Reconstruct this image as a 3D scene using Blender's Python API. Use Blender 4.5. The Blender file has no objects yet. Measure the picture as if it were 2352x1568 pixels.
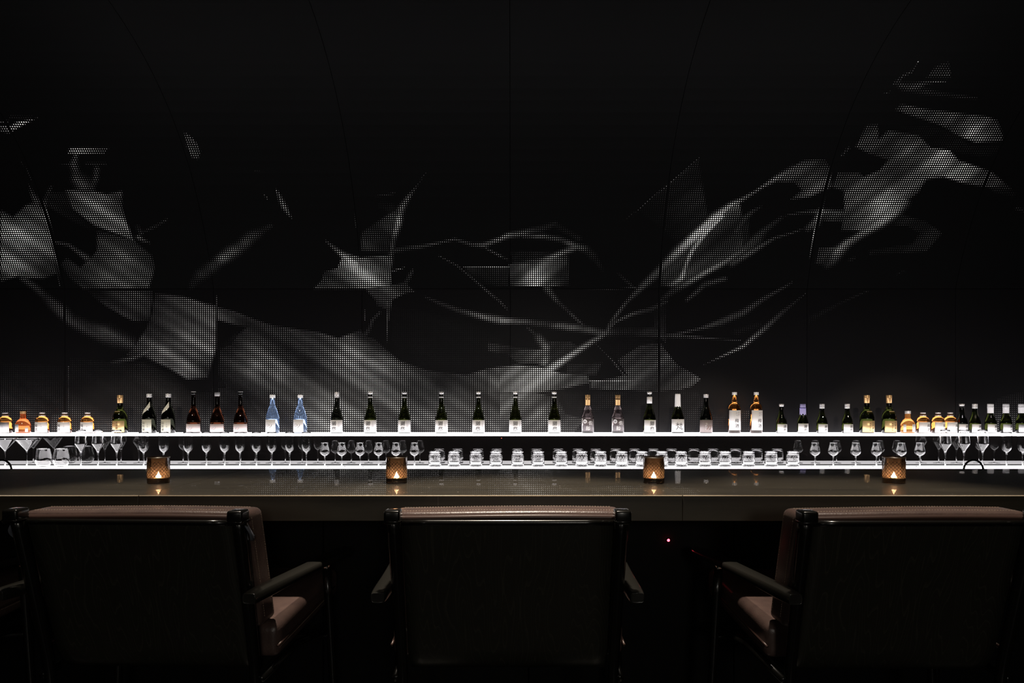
import bpy, bmesh, math, random
import numpy as np
from mathutils import Vector, Matrix

scene = bpy.context.scene
# ------------------------------------------------------------------ camera, world, lights, exposure
F_PX, HZ, CXP, EYE = 1568.0, 930.0, 1176.0, 1.0        # 24 mm shift lens, horizon row, centre column, eye height
cam_d = bpy.data.cameras.new('camera'); cam = bpy.data.objects.new('camera', cam_d)
scene.collection.objects.link(cam); scene.camera = cam
cam_d.sensor_width = 36; cam_d.lens = 24.0
cam_d.shift_y = (HZ - 784.0) / 2352.0
cam_d.clip_start = .05; cam_d.clip_end = 60
cam.location = (0, 0, EYE); cam.rotation_euler = (math.pi/2, 0, 0)

w = bpy.data.worlds.new('world'); scene.world = w; w.use_nodes = True
w.node_tree.nodes['Background'].inputs[0].default_value = (.5, .55, .7, 1)
w.node_tree.nodes['Background'].inputs[1].default_value = 0.0

vs = scene.view_settings
vs.view_transform = 'Standard'; vs.look = 'None'; vs.gamma = 1; vs.use_curve_mapping = False; vs.exposure = 0.0

def downlight(x, y, tx, ty, energy, angle, size=.055, col=(1, .87, .72), z=3.09, blend=.7, tz=.75):
    d = bpy.data.lights.new('ceiling_downlight', 'SPOT'); o = bpy.data.objects.new('ceiling_downlight', d)
    scene.collection.objects.link(o); d.energy = energy; d.spot_size = math.radians(angle); d.spot_blend = blend
    d.shadow_soft_size = size; d.color = col; o.location = (x, y, z)
    o.rotation_euler = (Vector((tx, ty, tz)) - o.location).to_track_quat('-Z', 'Y').to_euler()
    return o
LIGHTS = [ # x, y, aim x, aim y, watt, cone
 (-0.02, 1.64, 0.0, 1.66, 340, 30), (-.95, 1.64, -.85, 1.66, 190, 30), (.95, 1.64, .88, 1.66, 190, 30)]
LIGHTS += [(k*1.25, 1.7, k*1.33, 4.62, 250, 26) for k in (-2, -1, 0, 1, 2)
]
for L_ in LIGHTS: downlight(*L_[:6], **(dict(tz=.30, blend=.35) if L_[5] == 26 else {}))

def fill_light(loc, energy, col=(1, .93, .82), r=.25):      # unseen fill lights added behind the camera to lift the chair backs
    d = bpy.data.lights.new('fill_light', 'POINT'); o = bpy.data.objects.new('fill_light', d); scene.collection.objects.link(o)
    d.energy = energy; d.color = col; d.shadow_soft_size = r; o.location = loc
fill_light((.5, -2.3, 1.5), 36); fill_light((-1.6, -2.5, 1.5), 8)

# ------------------------------------------------------------------ helpers
COL = scene.collection
def link(o, parent=None):
    COL.objects.link(o)
    if parent is not None: o.parent = parent
    return o
def mesh(name, vf, mat=None, parent=None, smooth=True, loc=None, rot=None):
    v, f = vf; me = bpy.data.meshes.new(name); me.from_pydata([tuple(p) for p in v], [], [tuple(q) for q in f]); me.update()
    if smooth: me.polygons.foreach_set('use_smooth', [True]*len(me.polygons))
    if mat: me.materials.append(mat)
    o = bpy.data.objects.new(name, me); link(o, parent)
    if loc: o.location = loc
    if rot: o.rotation_euler = rot
    return o
def empty(name, loc=(0, 0, 0), rz=0):
    o = bpy.data.objects.new(name, None); link(o); o.location = loc; o.rotation_euler = (0, 0, rz); o.empty_display_size = .05
    return o
def tag(o, label=None, cat=None, group=None, kind=None):
    if label: o['label'] = label
    if cat: o['category'] = cat
    if group: o['group'] = group
    if kind: o['kind'] = kind
    return o
def copy_tree(o, parent=None):
    c = o.copy(); COL.objects.link(c); c.parent = parent
    for ch in [k for k in o.children]: copy_tree(ch, c)
    return c
def join(*parts):
    V, Fc = [], []
    for v, f in parts:
        n = len(V); V += [tuple(p) for p in v]; Fc += [tuple(i+n for i in q) for q in f]
    return V, Fc
def box(x0, x1, y0, y1, z0, z1):
    v = [(x0,y0,z0),(x1,y0,z0),(x1,y1,z0),(x0,y1,z0),(x0,y0,z1),(x1,y0,z1),(x1,y1,z1),(x0,y1,z1)]
    return v, [(0,3,2,1),(4,5,6,7),(0,1,5,4),(1,2,6,5),(2,3,7,6),(3,0,4,7)]
def rbox(x0, x1, y0, y1, z0, z1, r=.004, seg=2):
    bm = bmesh.new(); bmesh.ops.create_cube(bm, size=1)
    for q in bm.verts: q.co = ((x0+x1)/2+q.co.x*(x1-x0), (y0+y1)/2+q.co.y*(y1-y0), (z0+z1)/2+q.co.z*(z1-z0))
    bmesh.ops.bevel(bm, geom=bm.edges[:]+bm.verts[:], offset=r, segments=seg, profile=.5, affect='EDGES')
    bm.verts.ensure_lookup_table(); bm.verts.index_update()
    out = ([tuple(q.co) for q in bm.verts], [tuple(q.index for q in f.verts) for f in bm.faces]); bm.free(); return out
def lathe(prof, seg=32, mod=None, cap=True):
    V, Fc = [], []
    for i, (r, h) in enumerate(prof):
        for k in range(seg):
            a = 2*math.pi*k/seg; rr = r*(1 + (mod(i, a, h) if mod else 0))
            V.append((rr*math.sin(a), -rr*math.cos(a), h))
    for i in range(len(prof)-1):
        for k in range(seg):
            k2 = (k+1) % seg
            Fc.append((i*seg+k, i*seg+k2, (i+1)*seg+k2, (i+1)*seg+k))
    if cap:
        Fc.append(tuple(reversed(range(seg)))); n = (len(prof)-1)*seg; Fc.append(tuple(range(n, n+seg)))
    return V, Fc
def tube(pts, rad, seg=10, cap=True):
    pts = [Vector(p) for p in pts]; n = len(pts)
    rads = rad if isinstance(rad, (list, tuple)) else [rad]*n
    V, Fc = [], []; up = None
    for i, p in enumerate(pts):
        t = (pts[min(i+1, n-1)]-pts[max(i-1, 0)]).normalized()
        if up is None: up = Vector((0, 0, 1)) if abs(t.z) < .9 else Vector((0, 1, 0))
        s = t.cross(up).normalized(); up = s.cross(t).normalized()
        for k in range(seg):
            a = 2*math.pi*k/seg; V.append(tuple(p + (s*math.cos(a)+up*math.sin(a))*rads[i]))
    for i in range(n-1):
        for k in range(seg):
            k2 = (k+1) % seg; Fc.append((i*seg+k, i*seg+k2, (i+1)*seg+k2, (i+1)*seg+k))
    if cap: Fc.append(tuple(reversed(range(seg)))); Fc.append(tuple(range((n-1)*seg, n*seg)))
    return V, Fc
def spline(ctrl, n):
    """smooth curve through control rows (any number of columns)"""
    c = np.array(ctrl, float); t = np.linspace(0, len(c)-1, n); out = []
    for u in t:
        i = min(int(u), len(c)-2); f = u-i
        p0, p1, p2, p3 = c[max(i-1, 0)], c[i], c[i+1], c[min(i+2, len(c)-1)]
        out.append(.5*((2*p1)+(-p0+p2)*f+(2*p0-5*p1+4*p2-p3)*f*f+(-p0+3*p1-3*p2+p3)*f**3))
    return [tuple(r) for r in out]

# ------------------------------------------------------------------ materials
def new_mat(name):
    m = bpy.data.materials.new(name); m.use_nodes = True
    return m, m.node_tree, m.node_tree.nodes['Principled BSDF']
def pmat(name, col, rough=.4, metal=0, spec=.5, trans=0, ior=1.45, coat=0, coat_r=.05, noise=None, bump=None, emit=None, estr=0, ior_coat=1.5):
    m, nt, b = new_mat(name); N = nt.nodes
    b.inputs['Base Color'].default_value = (*col, 1); b.inputs['Roughness'].default_value = rough
    b.inputs['Metallic'].default_value = metal; b.inputs['Specular IOR Level'].default_value = spec
    b.inputs['Transmission Weight'].default_value = trans; b.inputs['IOR'].default_value = ior
    b.inputs['Coat Weight'].default_value = coat; b.inputs['Coat Roughness'].default_value = coat_r; b.inputs['Coat IOR'].default_value = ior_coat
    if emit: b.inputs['Emission Color'].default_value = (*emit, 1); b.inputs['Emission Strength'].default_value = estr
    if noise or bump:
        tc = N.new('ShaderNodeTexCoord'); mp = N.new('ShaderNodeMapping'); nt.links.new(tc.outputs['Object'], mp.inputs[0])
    if noise:   # (scale xyz, colour2, low, high)
        sc, col2, lo, hi = noise; mp.inputs['Scale'].default_value = sc
        n = N.new('ShaderNodeTexNoise'); n.inputs['Scale'].default_value = 1; n.inputs['Detail'].default_value = 6; nt.links.new(mp.outputs[0], n.inputs[0])
        r = N.new('ShaderNodeValToRGB'); r.color_ramp.elements[0].position = lo; r.color_ramp.elements[1].position = hi
        r.color_ramp.elements[0].color = (*col, 1); r.color_ramp.elements[1].color = (*col2, 1)
        nt.links.new(n.outputs[0], r.inputs[0]); nt.links.new(r.outputs[0], b.inputs['Base Color'])
    if bump:    # (scale, strength, distance)
        n = N.new('ShaderNodeTexNoise'); n.inputs['Scale'].default_value = bump[0]; n.inputs['Detail'].default_value = 3
        nt.links.new(tc.outputs['Object'], n.inputs[0]); bp = N.new('ShaderNodeBump'); bp.inputs['Strength'].default_value = bump[1]; bp.inputs['Distance'].default_value = bump[2]
        nt.links.new(n.outputs[0], bp.inputs['Height']); nt.links.new(bp.outputs[0], b.inputs['Normal'])
    return m
M = {}
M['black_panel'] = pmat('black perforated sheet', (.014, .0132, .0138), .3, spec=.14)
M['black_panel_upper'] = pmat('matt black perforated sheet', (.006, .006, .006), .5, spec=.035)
M['black_matte'] = pmat('matt black lacquer', (.004, .004, .004), .6, spec=.2)
M['ceiling'] = pmat('matt black ceiling', (.003, .003, .003), .8, spec=.1)
M['floor'] = pmat('black stone floor', (.006, .006, .006), .35, spec=.3)
M['mirror'] = pmat('smoked mirror glass', (.004, .0035, .0035), .015, spec=.5, ior=2.05)
M['opal'] = pmat('lit opal acrylic', (.9, .9, .9), .3, emit=(1, .965, 1), estr=4.2)
M['opal_top'] = pmat('lit opal acrylic ledge', (.9, .9, .9), .3, emit=(1, .965, 1), estr=3.6)
M['leather'] = pmat('brown leather', (.105, .068, .06), .33, spec=.7, noise=((30, 30, 30), (.15, .098, .082), .35, .75), bump=(260, .25, .002))
M['leather_dark'] = pmat('brown leather piping', (.07, .04, .033), .34, spec=.5)
M['thread'] = pmat('tan thread', (.45, .34, .25), .6)
M['chrome'] = pmat('polished nickel', (.75, .7, .63), .12, metal=1)
M['strap'] = pmat('grey webbing strap', (.12, .13, .16), .7)

def wood_mat(name, base, light, rough):
    m, nt, b = new_mat(name); N = nt.nodes
    tc = N.new('ShaderNodeTexCoord'); mp = N.new('ShaderNodeMapping'); mp.inputs['Scale'].default_value = (11, .6, 1.3); nt.links.new(tc.outputs['Object'], mp.inputs[0])
    n = N.new('ShaderNodeTexNoise'); n.inputs['Scale'].default_value = 1.1; n.inputs['Detail'].default_value = 2; nt.links.new(mp.outputs[0], n.inputs[0])
    wv = N.new('ShaderNodeMath'); wv.operation = 'MULTIPLY'; wv.inputs[1].default_value = 34; nt.links.new(n.outputs[0], wv.inputs[0])
    fr = N.new('ShaderNodeMath'); fr.operation = 'FRACT'; nt.links.new(wv.outputs[0], fr.inputs[0])
    r = N.new('ShaderNodeValToRGB'); r.color_ramp.elements[0].color = (*light, 1); r.color_ramp.elements[1].color = (*base, 1)
    r.color_ramp.elements[0].position = 0; r.color_ramp.elements[1].position = .22; nt.links.new(fr.outputs[0], r.inputs[0])
    nt.links.new(r.outputs[0], b.inputs['Base Color']); b.inputs['Roughness'].default_value = rough
    bp = N.new('ShaderNodeBump'); bp.inputs['Strength'].default_value = .12; bp.inputs['Distance'].default_value = .0006
    nt.links.new(r.outputs[0], bp.inputs['Height']); nt.links.new(bp.outputs[0], b.inputs['Normal'])
    b.inputs['Coat Weight'].default_value = .25; b.inputs['Coat Roughness'].default_value = .22
    return m
M['wood'] = wood_mat('black stained ash', (.024, .023, .017), (.042, .04, .03), .36)
M['wood_gloss'] = pmat('black lacquered wood', (.007, .0065, .0055), .26, spec=.5, coat=.4, coat_r=.1)
M['wood_satin'] = pmat('black satin wood', (.022, .021, .018), .28, spec=.5, coat=.3, coat_r=.08)

def counter_mat():
    m, nt, b = new_mat('dark brown stone counter'); N = nt.nodes
    tc = N.new('ShaderNodeTexCoord'); mp = N.new('ShaderNodeMapping'); mp.inputs['Scale'].default_value = (1.6, 9, 9); nt.links.new(tc.outputs['Object'], mp.inputs[0])
    n = N.new('ShaderNodeTexNoise'); n.inputs['Scale'].default_value = 1.5; n.inputs['Detail'].default_value = 8; n.inputs['Roughness'].default_value = .65; nt.links.new(mp.outputs[0], n.inputs[0])
    r = N.new('ShaderNodeValToRGB'); r.color_ramp.elements[0].position = .3; r.color_ramp.elements[1].position = .75
    r.color_ramp.elements[0].color = (.034, .029, .021, 1); r.color_ramp.elements[1].color = (.08, .068, .048, 1); nt.links.new(n.outputs[0], r.inputs[0])
    vo = N.new('ShaderNodeTexVoronoi'); vo.voronoi_dimensions = '2D'; vo.inputs['Scale'].default_value = 22; nt.links.new(tc.outputs['Object'], vo.inputs[0])
    sp = N.new('ShaderNodeValToRGB'); sp.color_ramp.elements[0].position = .035; sp.color_ramp.elements[1].position = .05
    sp.color_ramp.elements[0].color = (1, 1, 1, 1); sp.color_ramp.elements[1].color = (0, 0, 0, 1); nt.links.new(vo.outputs['Distance'], sp.inputs[0])
    cc = N.new('ShaderNodeMath'); cc.operation = 'GREATER_THAN'; cc.inputs[1].default_value = .78
    sx = N.new('ShaderNodeSeparateColor'); nt.links.new(vo.outputs['Color'], sx.inputs[0]); nt.links.new(sx.outputs[0], cc.inputs[0])
    mu = N.new('ShaderNodeMath'); mu.operation = 'MULTIPLY'; nt.links.new(sp.outputs[0], mu.inputs[0]); nt.links.new(cc.outputs[0], mu.inputs[1])
    mx = N.new('ShaderNodeMix'); mx.data_type = 'RGBA'; nt.links.new(mu.outputs[0], mx.inputs[0]); nt.links.new(r.outputs[0], mx.inputs[6]); mx.inputs[7].default_value = (.4, .36, .3, 1)
    nt.links.new(mx.outputs[2], b.inputs['Base Color'])
    b.inputs['Roughness'].default_value = .42; b.inputs['Coat Weight'].default_value = .28; b.inputs['Coat Roughness'].default_value = .008
    return m
M['counter'] = counter_mat()
M['counter_edge_highlight'] = pmat('painted counter edge highlight', (.8, .66, .48), .3, spec=.6)  # pale colour paints the light caught along the front bevel

def dots_mat():
    m = bpy.data.materials.new('backlit perforations'); m.use_nodes = True; nt = m.node_tree; N = nt.nodes; N.clear()
    a = N.new('ShaderNodeAttribute'); a.attribute_name = 'lamp'; e = N.new('ShaderNodeEmission'); o = N.new('ShaderNodeOutputMaterial')
    e.inputs[0].default_value = (1, .97, .92, 1); nt.links.new(a.outputs['Fac'], e.inputs[1]); nt.links.new(e.outputs[0], o.inputs[0])
    try: m.cycles.emission_sampling = 'NONE'
    except Exception: pass
    return m
M['dots'] = dots_mat()
def emat(name, col, s):
    m = bpy.data.materials.new(name); m.use_nodes = True; nt = m.node_tree; N = nt.nodes; N.clear()
    e = N.new('ShaderNodeEmission'); o = N.new('ShaderNodeOutputMaterial'); e.inputs[0].default_value = (*col, 1); e.inputs[1].default_value = s
    nt.links.new(e.outputs[0], o.inputs[0]); return m
M['flame'] = emat('candle flame', (1, .70, .40), 190); M['red_led'] = emat('red indicator', (1, .06, .09), 9); M['red_led_small'] = emat('small red indicator', (1, .15, .08), 2.5)
M['glass'] = pmat('clear glass', (1, 1, 1), 0, trans=1, ior=1.47)
def tint(name, col, trans=1, rough=.02): return pmat(name, col, rough, trans=trans, ior=1.48, spec=.5)
M['green'] = tint('dark green bottle glass', (.021, .026, .005)); M['dark'] = tint('near black bottle glass', (.012, .013, .009)); M['brown'] = tint('dark brown bottle glass', (.05, .014, .006))
M['amber'] = tint('amber plum wine', (.72, .27, .06)); M['orange'] = pmat('cloudy orange liqueur', (.80, .24, .07), .05, trans=.7, ior=1.45); M['yellow'] = pmat('cloudy golden liqueur', (.85, .42, .12), .05, trans=.7, ior=1.45)
M['blue'] = pmat('pale blue glass', (.42, .58, .86), .04, trans=.86, ior=1.4); M['rose'] = tint('smoky violet glass', (.42, .33, .33)); M['clear'] = tint('clear bottle glass', (.95, .95, .95))
M['paper'] = pmat('white label paper', (.82, .80, .80), .7); M['paper_cream'] = pmat('cream label paper', (.62, .60, .50), .7); M['paper_pink'] = pmat('blush label paper', (.62, .53, .52), .7)
M['paper_gold'] = pmat('gold label paper', (.72, .50, .24), .38, metal=.35); M['film'] = pmat('grey film label', (.20, .17, .18), .4, trans=.4); M['film2'] = pmat('taupe film label', (.34, .28, .27), .35, trans=.3)
M['ink'] = pmat('black ink', (.015, .015, .018), .6); M['ink_grey'] = pmat('grey ink', (.42, .40, .42), .6); M['ink_white'] = pmat('white ink', (.9, .88, .88), .5); M['ink_brown'] = pmat('brown ink', (.17, .07, .03), .6); M['ink_red'] = pmat('red ink', (.4, .07, .03), .6)
M['silver'] = pmat('brushed silver cap', (.82, .8, .8), .35, metal=.45); M['white_cap'] = pmat('white cap', (.85, .85, .86), .4); M['gold'] = pmat('gold foil', (.75, .45, .2), .32, metal=.6); M['black_cap'] = pmat('black stopper', (.01, .01, .01), .25)
M['lavender'] = pmat('lavender paper wrap', (.52, .46, .78), .7); M['cord'] = pmat('purple cord', (.12, .08, .4), .7); M['white_foil'] = pmat('white foil', (.85, .83, .83), .45)
# ---------- mural field (picture traced as strokes and patches, wall coordinates in pixels of the elevation) ----------
STROKES = [
 [(22,267.6,2.5,.25),(73,267.6,2.5,.25)], [(0,281,3,.3),(18,278,3,.3)],
 [(174,358,6,.4),(169,378,10,.45),(173,395,10,.5),(178,410,14,.6),(192,425,20,.6)],
 [(222,388,7,.35),(220,410,8,.4),(210,428,10,.5)], [(199,376,4,.2),(242,376,4,.2)], [(140,379,3,.2),(160,378,4,.3)],
 [(117,430,5,.35),(108,450,6,.35),(103,466,7,.35),(100,480,8,.4)],
 [(49,369,1.6,.2),(62,392,2,.25),(73,414,1.6,.2)], [(67,425,3,.35),(75,445,6,.4),(85,465,10,.4)],
 [(106,480,3,.5),(120,540,3,.5),(130,600,3,.5),(138,655,2,.35)],
 [(51,637,8,.45),(84,662,9,.4),(105,682,10,.3),(122,698,12,.45),(140,712,13,.55),(163,735,13,.42),(204,755,16,.4),(240,765,19,.55),(270,778,18,.5),(300,790,16,.45)],
 [(122,555,4,.3),(158,562,5,.4),(180,578,6,.45),(200,592,8,.5)],
 [(318,545,6,.65),(330,552,5,.5),(345,558,3,.25)], [(335,530,4,.3),(360,518,5,.35),(383,504,3,.3)], [(316,520,6,.22),(325,535,6,.35)],
 [(255,833,5,.25),(306,822,6,.45),(339,807,8,.6),(357,785,10,.6)],
 [(158,840,1.8,.4),(158,950,1.8,.3)], [(497,680,2,.4),(500,735,2.5,.45)], [(490,890,2,.35),(492,940,2,.3)],
 [(978,396,1.5,.25),(958,426,3,.3),(937,454,6,.45),(920,482,9,.6),(914,513,9,.78),(904,544,8,.68),(899,577,6,.5),(897,602,6,.5),(890,640,6,.5)],
 [(866,450,3,.2),(905,444,3,.25)], [(880,470,12,.12),(900,480,12,.2)], [(812,485,1.4,.2),(818,520,1.8,.3),(821,530,1.5,.2)],
 [(748,553,3,.35),(777,577,6,.6),(797,592,9,.85),(815,607,14,1)],
 [(888,690,4,.5),(889,712,3,.45),(890,740,3,.5),(890,783,3,.4)], [(838,712,3,.3),(838,735,3,.4)],
 [(872,718,4,.4),(855,735,4,.4),(850,752,5,.4),(840,768,6,.4)],
 [(902,623,3,.5),(915,618,3,.55),(930,614,2,.4)], [(948,620,4,.35),(938,640,6,.35),(928,655,6,.3)],
 [(635,436,3,.4),(645,458,6,.55),(653,475,7,.6),(664,493,4,.5),(672,502,2,.3)], [(605,445,2,.3),(615,456,3,.35)], [(585,393,3,.14),(596,394,3,.14)],
 [(622,518,6,.3),(602,530,10,.35),(575,545,14,.4),(555,565,14,.45),(530,580,15,.5),(505,598,13,.6),(480,618,15,.42),(462,630,14,.35),(448,645,12,.25),(440,658,8,.2)],
 [(905,575,6,.4),(935,570,6,.5),(968,566,5,.45),(1006,558,3.5,.4),(1045,549,4,.4),(1085,562,5,.45),(1110,563,6,.5),(1145,550,6,.55),(1168,541,7,.68),(1204,535,8,.65),(1240,526,8,.38),(1275,513,7,.25)],
 [(1204,541,6,.62),(1250,543,6,.58),(1290,550,7,.45),(1320,565,8,.5),(1345,572,9,.4),(1365,590,10,.25),(1385,622,4,.15)], [(1275,516,8,.2),(1330,548,7,.2)],
 [(1115,570,3,.35),(1150,588,4,.4),(1166,596,3,.35)],
 [(1319,570,7,.5),(1273,588,8,.58),(1235,601,9,.62),(1181,605,5,.35)],
 [(1065,613,2,.4),(1168,613,3,.65)],
 [(1006,586,2,.4),(1050,610,3,.4),(1090,643,3,.5),(1116,666,4,.55),(1148,692,4,.4),(1165,710,3,.25)],
 [(1255,660,10,.5),(1278,690,6,.45),(1300,710,5,.4),(1330,738,4,.4),(1340,746,3,.35)],
 [(1300,667,1.5,.15),(1400,664,1.8,.2),(1458,661,2.4,.4)], [(1420,628,4,.15),(1450,655,4,.25)],
 [(1605,363,2,.3),(1570,395,2.5,.35),(1518,437,2,.4),(1465,482,1.5,.35),(1425,512,1.5,.1)],
 [(1242,860,14,.85),(1298,824,9,.8),(1362,783,7,.6),(1395,765,6,.5),(1400,745,5,.4),(1416,723,5,.5),(1440,692,5,.4),(1477,656,8,.6),(1518,620,10,.62),(1560,580,14,.75),(1600,540,13,.9),(1640,500,11,.85),(1680,470,8,.7),(1705,457,5,.5),(1740,437,4,.45)],
 [(1660,495,5,.95),(1620,535,8,1),(1590,575,7,1),(1575,610,6,1),(1565,640,9,.85),(1545,652,9,.6)],
 [(1708,575,8,.7),(1660,605,8,.8),(1620,625,8,.85),(1585,645,8,.8),(1550,665,8,.45),(1520,688,6,.35)],
 [(1665,640,6,.4),(1618,652,7,.45),(1600,670,6,.45),(1578,688,5,.4)],
 [(1530,692,5,.4),(1495,710,6,.45),(1450,722,5,.5),(1415,738,4,.45),(1397,755,4,.4)],
 [(976,681,3,.25),(1006,694,5,.35),(1057,714,6,.5),(1108,727,8,.75),(1147,735,9,.85),(1165,737,8,.8),(1200,738,7,.55),(1250,744,8,.55),(1300,750,9,.6),(1350,757,9,.52),(1385,765,9,.5),(1430,762,8,.32),(1500,762,8,.32)],
 [(1518,773,3,.4),(1580,773,4,.45),(1643,778,3,.45),(1700,781,3,.4)],
 [(1520,770,3,.3),(1560,766,4,.4),(1605,755,4,.45),(1655,740,8,.45),(1708,717,8,.5),(1752,687,6,.4),(1800,660,4,.35),(1820,648,3,.25)],
 [(1617,837,2,.3),(1656,819,3,.6),(1708,795,5,.65),(1723,781,6,.6),(1755,755,7,.5),(1795,718,6,.4),(1830,690,3,.3),(1852,672,2,.3)],
 [(1690,762,9,.25),(1745,745,6,.2)],
 [(1840,745,8,.1),(1880,722,6,.18),(1925,698,4,.12),(1995,667,2,.2)], [(2060,630,2,.2),(2075,622,2,.15)],
 [(1235,773,10,.55),(1255,799,12,.65),(1250,830,14,.72)], [(1212,752,4,.4),(1235,773,6,.5)],
 [(1370,791,2,.3),(1408,829,3,.42),(1436,865,3,.5)],
 [(1355,876,3,.8),(1440,873,3,.7),(1500,872,3,.45)],
 [(1680,592,10,.7),(1715,570,12,.6),(1740,548,12,.5),(1755,530,8,.4),(1795,500,5,.3)],
 [(1680,602,10,.6),(1725,578,8,.6),(1780,546,4,.45),(1818,535,3,.35),(1840,527,3,.25)],
 [(1690,530,7,.5),(1700,515,8,.55),(1712,500,7,.6),(1730,485,5,.5),(1748,474,3,.35)],
 [(1680,474,6,.55),(1710,457,4,.4),(1749,430,4,.5),(1783,410,7,.6),(1823,390,10,.5)],
 [(2058,189,6,.3),(2065,190,5,.3)], [(2070,197,8,.35),(2095,200,10,.4),(2110,197,9,.45),(2125,190,5,.4),(2150,187,3,.4),(2174,186,2.5,.35)],
 [(2075,205,6,.25),(2125,210,8,.25),(2168,217,6,.2),(2210,222,5,.25),(2243,226,3,.25)],
 [(2053,193,3,.3),(2075,173,4,.35),(2092,166,3,.35),(2105,147,2,.2)], [(2109,126,1.8,.7),(2109.5,126.5,1.8,.7)], [(2109,142,1.8,.7),(2109.5,142,1.8,.7)],
 [(2033,213,2,.3),(2047,210,2,.3)], [(1933,358,3,.3),(1949,340,4,.35)],
 [(2075,462,14,.7),(2050,485,18,.85),(2024,508,13,.95),(1990,530,10,.8),(1967,546,8,.72),(1945,560,10,.78),(1924,580,12,.85),(1910,598,12,.6),(1900,608,9,.42)],
 [(1952,597,5,.25),(1962,592,4,.25)],
 [(1889,480,3,.75),(1876,510,2.6,.65),(1868,546,1.8,.7),(1862,590,1.8,.8),(1860,628,1.5,.6)], [(1895,450,2,.25),(1890,475,2,.3)],
 [(1885,485,8,.7),(1875,510,10,.55),(1855,525,8,.35)], [(1803,495,2,.4),(1840,488,4,.42),(1880,485,6,.6),(1938,490,9,.42)],
 [(2285,436,6,.25),(2325,444,8,.14)], [(2335,478,5,.18),(2352,484,5,.18)],
]
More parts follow.
